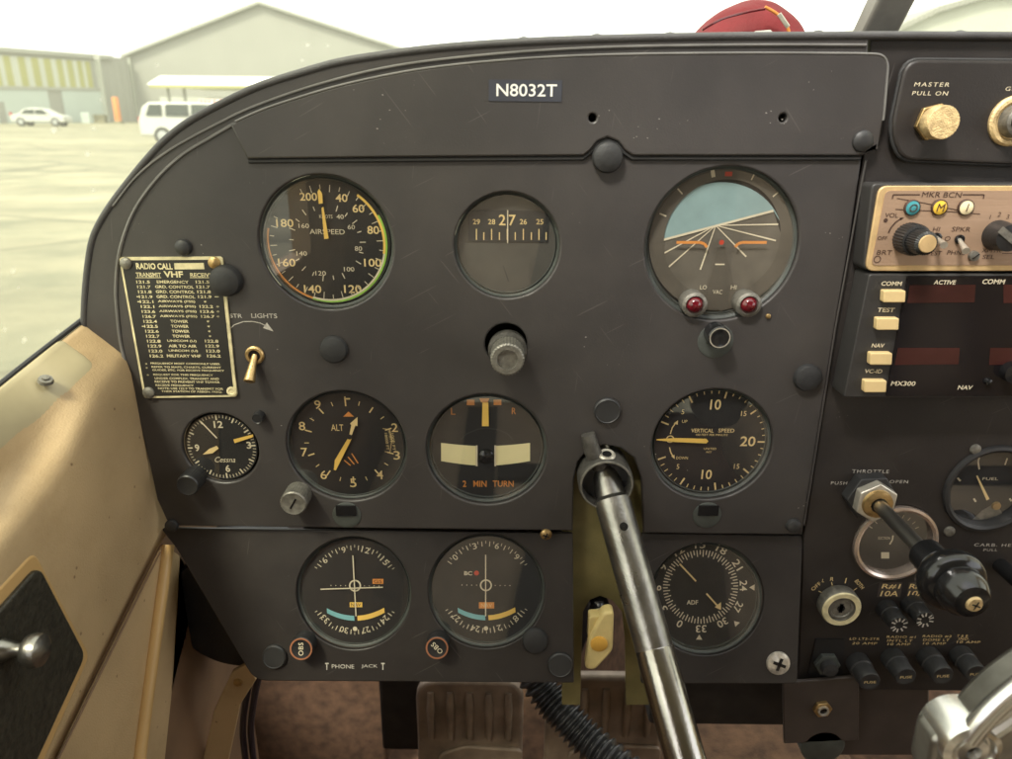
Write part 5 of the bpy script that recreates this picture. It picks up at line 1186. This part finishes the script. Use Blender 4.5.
for x, y, s_, mt in ((343, 217, 'O', 'mark_lamp_blue'), (524, 215, 'M', 'mark_lamp_yellow'), (700, 215, 'I', 'mark_lamp_white')):
    if mt not in M: mat(mt, {'mark_lamp_blue': (.06, .28, .32), 'mark_lamp_yellow': (.8, .5, .06), 'mark_lamp_white': (.85, .72, .45)}[mt], .3)
    a_ = pa(x, y); k = pa.w(54, x, y); mb = MB(); mb.lathe([(k*1.0, .0146), (k*.98, .0158), (k*.86, .0162)], a_[0], a_[1], 36); ln = mb.build('lamp_ring', 'ink_brown', ap_)
    mb = MB(); mb.lathe([(k*.88, .0159), (k*.6, .0165), (.0001, .0167)], a_[0], a_[1], 32); mb.build('lamp_lens', mt, ln)
    mb = MB(); mb.text(s_, a_[0], a_[1], k*.95, .0169, shear=.15); mb.build('lamp_letter', 'ink_brown', ln)
def sub_o(O_, px, py, Y): p = P(px, py, Y); return p.x-O_.x, p.z-O_.z
x0, z0 = sub_o(O, 907.5, 238, YA); k = mpp(907, 238, YA)
mb = MB(); mb.lathe([(15*k, .0146), (15*k, .022), (14*k, .024), (12*k, .0245)], x0, z0, 64, knurl=.05); kn_ = mb.build('volume_knob', 'black_plastic', ap_)
mb = MB(); mb.lathe([(11.5*k, .024), (11*k, .033), (8.5*k, .0345)], x0, z0, 64, knurl=.06); mb.build('inner_knob', 'black_plastic', kn_)
mb = MB(); mb.lathe([(8.6*k, .0343), (8*k, .035), (6.5*k, .035), (.0001, .035)], x0, z0, 32); mb.build('knob_cap', 'audio_rim', kn_)
for (bx, by, ex, ey) in ((507, 415, 560, 468), (660, 428, 706, 506)):
    a_ = pa(bx, by); b_ = P(860+ex/6.658, 175+ey/6.658, YA-.012)-O
    mb = MB(); mb.lathe([(.0026, .0146), (.0026, .0156), (.0018, .0158), (.0001, .015)], a_[0], a_[1], 20); sw = mb.build('switch_collar', 'black_gloss', ap_)
    mb = MB(); mb.tube([(a_[0], -.0146, a_[1]), ((a_[0]+b_.x)/2, -.020, (a_[1]+b_.z)/2), tuple(b_)], [.001, .0014, .002], 14); mb.build('lever', 'chrome', sw)
a_ = pa(752, 538); mb = MB(); k = pa.w(36, 752, 538); mb.lathe([(k, .0146), (k*.9, .0165), (.0001, .0172)], a_[0], a_[1], 28); sw = mb.build('screw', 'knob_grey', ap_)
mb = MB(); mb.tick(50, -k*.75, k*.75, k*.22, .0174, *a_); mb.build('screw_slot', 'black_gloss', sw)
x0, z0 = sub_o(O, 996, 235, YA); k = mpp(996, 235, YA)
mb = MB(); mb.lathe([(15*k, .0146), (14.5*k, .018), (13*k, .026), (.0001, .027)], x0, z0, 40); kn_ = mb.build('selector_knob', 'black_plastic', ap_)
mb = MB(); mb.bar(x0-13*k, z0+9*k, x0+13*k, z0-9*k, 7*k, .0272); mb.build('pointer_bar', 'knob_grey', kn_)

# nav com radio
YR = -.016
c = P(930, 335, 0); O = Vector((c.x, 0, c.z))
rdo = thing('navcom_radio', 'black digital radio with dark displays and cream keys below the audio panel', 'radio', tuple(O))
pn_ = Plane('N', YR, O)
mb = MB(); prism(mb, pn_, [(150, 347), (900, 347), (900, 722), (72, 722), (85, 660)], -.002, .0158, .002); mb.build('case', 'radio_black', rdo, bevel=.0008)
mb = MB(); prism(mb, pn_, [(264, 352), (900, 352), (900, 716), (199, 716)], .0156, .0164, .001); mb.build('display_window', 'display_black', rdo)
pn_.Y = -.0164
for q in ([(272, 380), (472, 378), (468, 432), (264, 434)], [(556, 378), (760, 378), (760, 432), (556, 434)], [(236, 570), (424, 570), (420, 620), (226, 622)], [(516, 570), (760, 570), (760, 620), (512, 622)]): mb = MB(); shape(mb, pn_, q); mb.build('readout', 'display_red', rdo)
mb = MB(); put(mb, pn_, 'ACTIVE', 378, 371, 13, 66, lift=.0004, bold=.02, shear=.1); put(mb, pn_, 'COMM', 526, 369, 15, 68, lift=.0004, bold=.02, shear=.1); put(mb, pn_, 'MX300', 252, 678, 14, 74, lift=.0004, bold=.02, shear=.1); put(mb, pn_, 'NAV', 440, 690, 13, 44, lift=.0004, bold=.02, shear=.1)
put(mb, pn_, 'COMM', 217, 375, 13, 62, bold=.02, shear=.1); put(mb, pn_, 'TEST', 200, 455, 13, 52, bold=.02, shear=.1); put(mb, pn_, 'NAV', 176, 563, 12, 38, bold=.02, shear=.1); put(mb, pn_, 'VC-ID', 162, 641, 12, 54, bold=.02, shear=.1)
mb.build('face_lettering', 'mark_white', rdo)
for x, y in ((217, 409), (197, 492), (177, 597), (160, 680)):
    mb = MB(); prism(mb, pn_, [(x-33, y-17), (x+33, y-17), (x+31, y+19), (x-35, y+19)], .0158, .0205, .001); mb.build('key', 'key_cream', rdo, bevel=.0007)
mb = MB(); a_ = pn_(508, 672); mb.lathe([(.0022, .0164), (.0018, .0185), (.0001, .019)], a_[0], a_[1], 20); mb.build('pin_button', 'black_gloss', rdo)
a_ = pn_(575, 640); mb = MB(); mb.lathe([(.006, .0164), (.0058, .022), (.0001, .023)], a_[0], a_[1], 32); mb.build('tuning_knob', 'black_gloss', rdo)

# throttle
c = P(*Plane('L', 0, O).px(320, 365), 0); c = P(871, 501, 0); 
c = P(868, 494, 0); O = Vector((c.x, 0, c.z))
th = thing('throttle', 'black throttle knob on a long steel rod beneath THROTTLE lettering', 'throttle', tuple(O)); k = mpp(868, 494)
mb = MB(); hexnut(mb, 0, 0, 25*k, -.003, .006, 5); mb.build('lock_nut', 'bezel_dark', th, bevel=.0008)
mb = MB(); hexnut(mb, 0, 0, 21*k, .0058, .0125, 28); mb.build('hex_nut', 'chrome', th, bevel=.0008)
mb = MB(); mb.lathe([(15*k, .0124), (14*k, .0145), (9*k, .0155), (8*k, .0155)], seg=36); mb.build('bushing', 'brass', th)
RL = .12
mb = MB(); mb.lathe([(.0043, .01), (.0043, .078)], seg=28); mb.build('rod', 'steel_dark', th)
mb = MB(); mb.lathe([(.0066, .066), (.0092, .069), (.0096, .081), (.0082, .083), (.0125, .0855), (.0158, .0885), (.0172, .0925), (.0168, .0965), (.0150, .0995), (.0128, .1005), (.0126, .1025), (.0118, .108), (.0088, .1125), (.005, .1135), (.0001, .1135)], seg=64)
kb = mb.build('knob', 'black_gloss', th)
mb = MB(); mb.lathe([(.0042, .1136), (.0036, .1150), (.0001, .1153)], seg=28); sc_ = mb.build('screw', 'brass_face', kb)
mb = MB(); mb.tick(20, -.0024, .0024, .0008, .1156); mb.tick(110, -.0024, .0024, .0008, .1156); mb.build('screw_slot', 'black_gloss', kb)

# small gauge behind throttle
def small_gauge(px, py, rp, name, label, ringmat, depth):
    c = P(px, py, YC); r = rp*mpp(px, py, YC); t = thing(name, label, 'gauge', (c.x, YC, c.z))
    mb = MB(); mb.lathe([(r*1.0, -.003), (r*1.02, .0005), (r*1.0, .002), (r*.94, .0025), (r*.88, .0015), (r*.86, -depth)], seg=60); mb.build('bezel', ringmat, t)
    mb = MB(); mb.disc(r*.88, -depth, seg=60); mb.build('dial', 'dial_black', t)
    mb = MB(); mb.disc(r*.87, -depth+.003, seg=60); mb.build('glass', 'gauge_glass', t)
    return t, Vector((c.x, YC, c.z))
t, O = small_gauge(895, 543, 41.5, 'suction_gauge', 'small gauge with bright copper ring behind the throttle rod', 'copper' if 'copper' in M else mat('copper', (.72, .6, .52), .25, metal=.8, var=.15) and 'copper', .005)
pl = Plane('L', YC+.005, O); mb = MB(); put(mb, pl, 'SUCTION', 375, 527, 12, 54); shape(mb, pl, [(362, 590), (398, 590), (398, 618), (362, 618)]); line(mb, pl, [(400, 555), (412, 535), (415, 515)], 7)
for a in range(-60, 61, 15): mb.tick(a, .0165, .019, .0005, pl.wd()+.0002, 0, 0)
mb.build('markings', 'mark_white', t)
t, O = small_gauge(991, 489, 47, 'fuel_gauge', 'black round gauge with two pointers at right edge beside the throttle', 'bezel_dark', .006)
pl = Plane('L', YC+.006, O); mb = MB(); seg(mb, pl, 785, 245, 835, 352, 6, .0012, 14); mb.build('needle', 'mark_cream', t)
mb = MB(); line(mb, pl, [(805, 150), (795, 185), (800, 220)], 7); seg(mb, pl, 925, 170, 915, 200, 7); seg(mb, pl, 775, 350, 785, 365, 8); seg(mb, pl, 935, 350, 945, 362, 8); seg(mb, pl, 703, 258, 716, 272, 8); put(mb, pl, 'FUEL', 850, 262, 12, 70)
mb.build('markings', 'mark_white', t)
mb = MB(); shape(mb, pl, [(765, 445), (815, 400), (860, 375), (885, 385), (910, 430), (905, 465), (780, 470)], .0004); mb.build('pivot_cover', 'knob_grey', t)
mb = MB(); a_ = pl(872, 380); mb.lathe([(.003, pl.wd()+.0006), (.0026, pl.wd()+.002), (.0001, pl.wd()+.0022)], a_[0], a_[1], 20); mb.build('pivot', 'brass', t)

# carb heat button, right edge
c = P(1000, 565, YC); t = thing('carburettor_heat_knob', 'black pull knob with a cream face under CARB. HEAT', 'knob', tuple(c)); 
mb = MB(); mb.lathe([(.005, 0), (.005, .03), (.012, .033), (.0145, .038), (.014, .044), (.011, .046), (.0001, .046)], seg=48); mb.build('knob', 'black_gloss', t)
mb = MB(); mb.lathe([(.0098, .0462), (.0001, .0464)], seg=36); mb.build('knob_face', 'brass_face', t)

# ignition switch
c = P(836, 601, YC); O = Vector(c); t = thing('ignition_switch', 'round key ignition switch ringed in brass, below the throttle', 'switch', tuple(O)); k = mpp(836, 601)
mb = MB(); mb.lathe([(18*k, -.001), (20*k, .001), (20*k, .008), (18.5*k, .0095), (13*k, .0092), (12.5*k, .0078)], seg=48); ig_ = mb.build('ring', 'knob_grey', t)
mb = MB(); mb.lathe([(19.3*k, .0088), (18.4*k, .0098), (13.6*k, .0095)], seg=48); mb.build('ring_rim', 'placard_brass', t)
mb = MB(); mb.lathe([(12.8*k, .0078), (12*k, .0086), (10*k, .0086), (9.5*k, .0080), (.0001, .0080)], seg=40); mb.build('key_barrel', 'knob_grey', t)
mb = MB(); mb.rect(-.0012, -.0035, .0012, .0035, .0082); mb.disc(.0026, .0082, 0, 0, 16); mb.build('keyhole', 'black_gloss', t)

# fuse holders
def fuse(bx, by, ex, ey, rp, mt, label, deco):
    d0 = math.hypot(bx-506, by-124); d1 = math.hypot(ex-506, ey-124)
    ln = max(.010, (D+YC)*(1-d0/d1)*1.15)
    e = P(ex, ey, YC-ln); c = Vector((e.x, YC, e.z)); t = thing('fuse_holder', label, 'fuse', tuple(c), 'fuse holders on the lower panel')
    r = rp*mpp(ex, ey, YC-ln); mb = MB(); mb.lathe([(r*1.12, 0), (r*1.12, ln*.42), (r*1.0, ln*.45)], seg=40); mb.build('base', mt, t)
    mb = MB(); mb.lathe([(r*1.0, ln*.44), (r*.99, ln-.001), (r*.92, ln), (r*.6, ln), (r*.5, ln-.0004), (.0001, ln-.0004)], seg=48, knurl=.02); cp_ = mb.build('cap', mt, t)
    mb = MB()
    if deco: mb.text('FUSE', 0, 0, r*.28, ln+.0002, width=r*1.1, rot=-4); mb.build('cap_lettering', 'mark_cream', cp_)
    else:
        for i in range(10): mb.tick(i*36+random.uniform(-8, 8), r*.45, r*.9, r*.16, ln+.0003)
        mb.build('cap_ribs', 'panel_print', cp_)
for a in ((884, 607, 899, 625, 9.5, 'black_plastic', 'ribbed black fuse holder nearest the key switch, under the first cream 10A tape label', False), (909, 602, 925, 620, 9.5, 'black_plastic', 'ribbed black fuse holder beside the throttle knob, under the second 10A tape label', False),
          (858, 657, 870, 682, 10.5, 'bezel_dark', 'black fuse holder under the 20 AMP lettering, leftmost of bottom row', True), (890, 654, 906, 677, 10.5, 'black_rubber', 'black fuse holder under the INTL LT lettering', True),
          (926, 653, 943, 676, 10.8, 'bezel_dark', 'black fuse holder under the DOME LT lettering', True), (960, 650, 976, 674, 10.5, 'bezel_dark', 'black fuse holder farthest right in the bottom row', True)): fuse(*a)
# small hex button with its plate
c = P(825, 661, YC); O = Vector(c); t = thing('fuel_drain_button', 'black hex nutted push button below the key switch', 'button', tuple(O)); k = mpp(825, 661); pl = Plane('M', YC, O)
mb = MB(); prism(mb, pl, [(135, 298), (245, 300), (232, 440), (105, 436)], .0001, .0012, .001); mb.build('backing_plate', 'black_plastic', t)
mb = MB(); hexnut(mb, 0, 0, 13*k, .0012, .005, 0); mb.build('hex_nut', 'bezel_grey', t, bevel=.0005)
mb = MB(); mb.lathe([(8*k, .005), (7.5*k, .010), (.0001, .0105)], seg=32); mb.build('button', 'black_rubber', t)

# jack bracket
YJ = -.004; pl = Plane('M', YJ, Vector(P(820, 712, YJ))); O = pl.o
t = thing('jack_bracket', 'dark bracket with one brass socket hanging below the panel', 'bracket', tuple(O))
mb = MB(); prism(mb, pl, [(12, 470), (302, 445), (302, 688), (16, 702)], -.003, 0); mb.build('bracket', 'grey_bracket', t, bevel=.0008)
a_ = pl(158, 562); k = pl.w(36, 158, 562); mb = MB(); hexnut(mb, a_[0], a_[1], k, 0, .003, 10); mb.build('socket_nut', 'brass', t, bevel=.0004)
mb = MB(); mb.lathe([(k*.6, .003), (k*.58, .0045), (k*.42, .0045), (k*.4, .003)], a_[0], a_[1], 28); mb.build('socket_ring', 'chrome', t)
mb = MB(); mb.disc(k*.42, .0032, a_[0]+k*.05, a_[1], 20); mb.build('socket_hole', 'black_gloss', t)
mb = MB(); b2 = pl(165, 715); mb.lathe([(.016, -.02), (.016, -.001), (.014, 0), (.0001, .0)], b2[0], b2[1], 32); mb.build('rubber_foot', 'bezel_grey', t)
# brown-grey box behind the bracket
YK = .012; pl = Plane('M', YK, Vector(P(890, 710, YK))); O = pl.o
mb = MB(); prism(mb, pl, [(240, 435), (545, 400), (572, 470), (572, 690), (540, 748), (200, 748)], -.05, 0, .003); o = mb.build('underdash_box', 'grey_bracket', None, bevel=.002)
o.location = O; tag(o, 'plain brown grey box under the fuse holders, right of the socket bracket', 'box')

# black round duct under the panel at left
c = P(236, 612, .03); mb = MB(); r = 68*mpp(236, 612, .03); mb.lathe([(r, -.05), (r, -.003), (r*.97, 0), (r*.9, .001), (.0001, .001)], seg=56); o = mb.build('air_duct', 'duct_black'); o.location = c; tag(o, 'black round air duct tucked behind the lower left panel corner', 'air duct')
# tan strut with wires
t = thing('side_strut', 'tan metal strut below the lower left panel corner', 'strut', tuple(P(240, 700, .02))); O = Vector(t.location)
mb = MB(); q = [P(a, b, .02)-O for a, b in ((232, 672), (247, 664), (256, 680), (240, 705), (222, 790), (196, 790), (214, 710))]; mb.poly([(v.x, v.z) for v in q], -.004, 0); mb.build('strut', 'tan_paint', t, bevel=.0008)
mb = MB(); q = P(238, 682, .02)-O; mb.lathe([(.0035, 0), (.003, .0015), (.0001, .002)], q.x, q.z, 20); mb.build('bolt', 'brass', t)
for i, (dx, lab) in enumerate(((0, 'dark cable hanging beside the tan strut, left of the pair'), (8, 'dark cable hanging beside the tan strut, right of the pair'))):
    mb = MB(); mb.tube(smooth([tuple(P(a+dx, b, .03)) for a, b in ((252, 672), (246, 700), (243, 735), (250, 790))], 5), .0026, 10); o = mb.build('cable', 'wire_dark'); tag(o, lab, 'cable', 'hanging cables')

# rudder pedals
def pedal(x0, x1, ytop, Y, label):
    c = P((x0+x1)/2, ytop, Y); t = thing('rudder_pedal', label, 'pedal', (c.x, Y, c.z-.1), 'rudder pedals'); k = mpp((x0+x1)/2, ytop, Y); W = (x1-x0)*k
    Hh = .13; mb = MB(); pts = rounded([(-W/2, -.03), (W/2, -.03), (W/2, .1-.0), (-W/2, .1)], [.01, .01, .022, .022]); mb.poly([tuple(v) for v in pts], -.012, 0); pd = mb.build('foot_plate', 'pedal_metal', t, bevel=.004)
    for i in range(5):
        x = -W*.36+i*W*.18; mb = MB(); mb.tube([(x, -.0, .088), (x, -.002, .07), (x, -.002, .035)], [.003, .0042, .003], 12); mb.build('rib', 'pedal_metal', t)
    mb = MB(); mb.poly([tuple(v) for v in rounded([(-W*.3, -.03), (W*.5, -.03), (W*.5, .022), (-W*.05, .026), (-W*.3, .015)], .008)], -.001, .004); mb.build('toe_pad', 'pedal_metal', t, bevel=.002)
    mb = MB(); mb.tube([(-W*.2, .02, .0), (-W*.2, .12, -.12)], .006, 12); mb.build('arm', 'floor_dark', t)
pedal(415, 524, 682, .13, 'worn ribbed rudder pedal left of the corrugated hose'); pedal(547, 668, 678, .12, 'worn ribbed rudder pedal behind the corrugated hose')
# corrugated hose
path = smooth([tuple(P(a, b, Y)) for a, b, Y in ((520, 655, .07), (545, 692, .055), (565, 716, .04), (590, 742, .025), (630, 775, .0), (690, 815, -.03))], 40)
rad = [.0125+.0022*math.sin(i*2*math.pi/7.5) for i in range(len(path))]
mb = MB(); mb.tube(path, rad, 24); o = mb.build('corrugated_hose', 'hose', sharp=0); tag(o, 'black corrugated hose running down past the rudder pedals', 'hose')
# dark radio rack under the panel (between pedals and bracket)
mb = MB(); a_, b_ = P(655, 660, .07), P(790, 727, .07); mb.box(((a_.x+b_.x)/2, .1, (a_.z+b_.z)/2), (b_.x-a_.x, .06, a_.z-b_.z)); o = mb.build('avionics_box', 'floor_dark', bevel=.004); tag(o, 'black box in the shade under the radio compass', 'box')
mb = MB(); a_, b_ = P(384, 640, .16), P(414, 759, .16); mb.box(((a_.x+b_.x)/2, .2, (a_.z+b_.z)/2), (b_.x-a_.x+.02, .06, a_.z-b_.z)); o = mb.build('dark_gap_strip', 'floor_dark', bevel=.004); tag(o, 'dark upright rail for the shaded gap between carpet panel and left rudder pedal', 'strip')  # dark box put where only a shaded gap lies

# aluminium lever in the near right corner
YN = -.2; c = P(968, 745, YN); t = thing('cast_lever', 'blurred bright cast aluminium lever with a round eye in near right corner', 'lever', tuple(c)); O = Vector(c)
def np_(x, y): v = P(x, y, YN)-O; return (v.x, v.z)
arm = [np_(x+6, y+14) for x, y in ((928, 728), (940, 722), (962, 718), (975, 700), (1000, 676), (1030, 655), (1110, 620), (1160, 700), (1060, 740), (1020, 790), (975, 800), (935, 790), (920, 765))]
mb = MB(); mb.poly([tuple(v) for v in rounded(arm, .004)], -.014, 0); mb.build('arm', 'alu_arm', t, bevel=.003)
mb = MB(); q = smooth([(x, -.001, z) for x, z in [np_(v[0]+6, v[1]+14) for v in ((960, 722), (978, 700), (1002, 678), (1035, 656), (1110, 622))]], 5); mb.tube(q, .0042, 12); mb.build('edge_highlight', 'alu_bright', t)  # bright tube standing for the highlight along the arm's edge
mb = MB(); mb.tube([(*np_(985, 716),)[:1]+(-.002,)+(np_(985, 716)[1],), (np_(1010, 700)[0], -.002, np_(1010, 700)[1])], .003, 10); 
mb.tube([(np_(990, 728)[0], -.002, np_(990, 728)[1]), (np_(1020, 708)[0], -.002, np_(1020, 708)[1])], .003, 10); mb.build('cast_rib', 'alu_bright', t)
k = mpp(968, 745, YN); mb = MB(); mb.lathe([(a_*.85*k, b_) for a_, b_ in [(36, -.014), (36, 0), (34, .003), (26, .004), (23, .002), (20, .002), (18, .0035), (9, .004), (7, .001)]], seg=48); e_ = mb.build('eye', 'alu_bright', t)
mb = MB(); mb.disc(6.2*k, .0012, 0, 0, 24); mb.build('eye_hole', 'black_gloss', e_)

# red bag on the glareshield
c = P(744, 36, .2); O = Vector((c.x, .2, c.z-.01)); t = thing('red_bag', 'red fabric bag with a pale zip pull lying on the glareshield', 'bag', tuple(O))
prof = [(690, 40), (702, 25), (718, 12), (733, 3), (750, -1), (768, 1), (780, 6), (792, 17), (799, 32), (797, 42)]
pr2 = [P(a, b, .2)-O for a, b in prof]; rows_ = []
n_ = len(pr2)
for j in range(9):
    s_ = -1+j/4; f_ = math.sqrt(max(0, 1-s_*s_*.92)); rows_.append([Vector((v.x*(.75+.25*f_), s_*.04, (v.z+.012)*f_-.012)) for v in pr2])
for j, rw in enumerate(rows_):
    for i, v in enumerate(rw): v.z += .0016*math.sin(i*2.3+j*1.1)*(i not in (0, len(rw)-1)); v.y += .004*math.sin(i*1.7+j*2.9)
mb = MB(); mb.grid(rows_); mb.build('fabric', 'bag_red', t, sharp=0, subsurf=2)
mb = MB(); mb.tube(smooth([tuple(P(a, b, .158)-O) for a, b in ((765, 7), (777, 14), (786, 24), (790, 36))], 5), .0011, 8); mb.build('zip', 'mark_orange', t)
mb = MB(); mb.tube(smooth([tuple(P(a, b, .157)-O) for a, b in ((702, 30), (722, 19), (748, 12), (765, 9))], 5), .0009, 8); mb.build('seam', 'red_lens', t)
mb = MB(); a_, b_ = P(779, 14, .150)-O, P(788, 27, .150)-O; mb.tube([tuple(a_), tuple(b_)], .0016, 8); mb.build('zip_pull', 'zip_metal', t)
mb = MB(); q = [P(a, b, .145)-O for a, b in ((748, 36), (756, 31), (770, 30), (776, 36), (776, 42), (748, 42))]; mb.poly([(v.x, v.z) for v in q], .053, .056); mb.build('paper_tag', 'label_white', t)
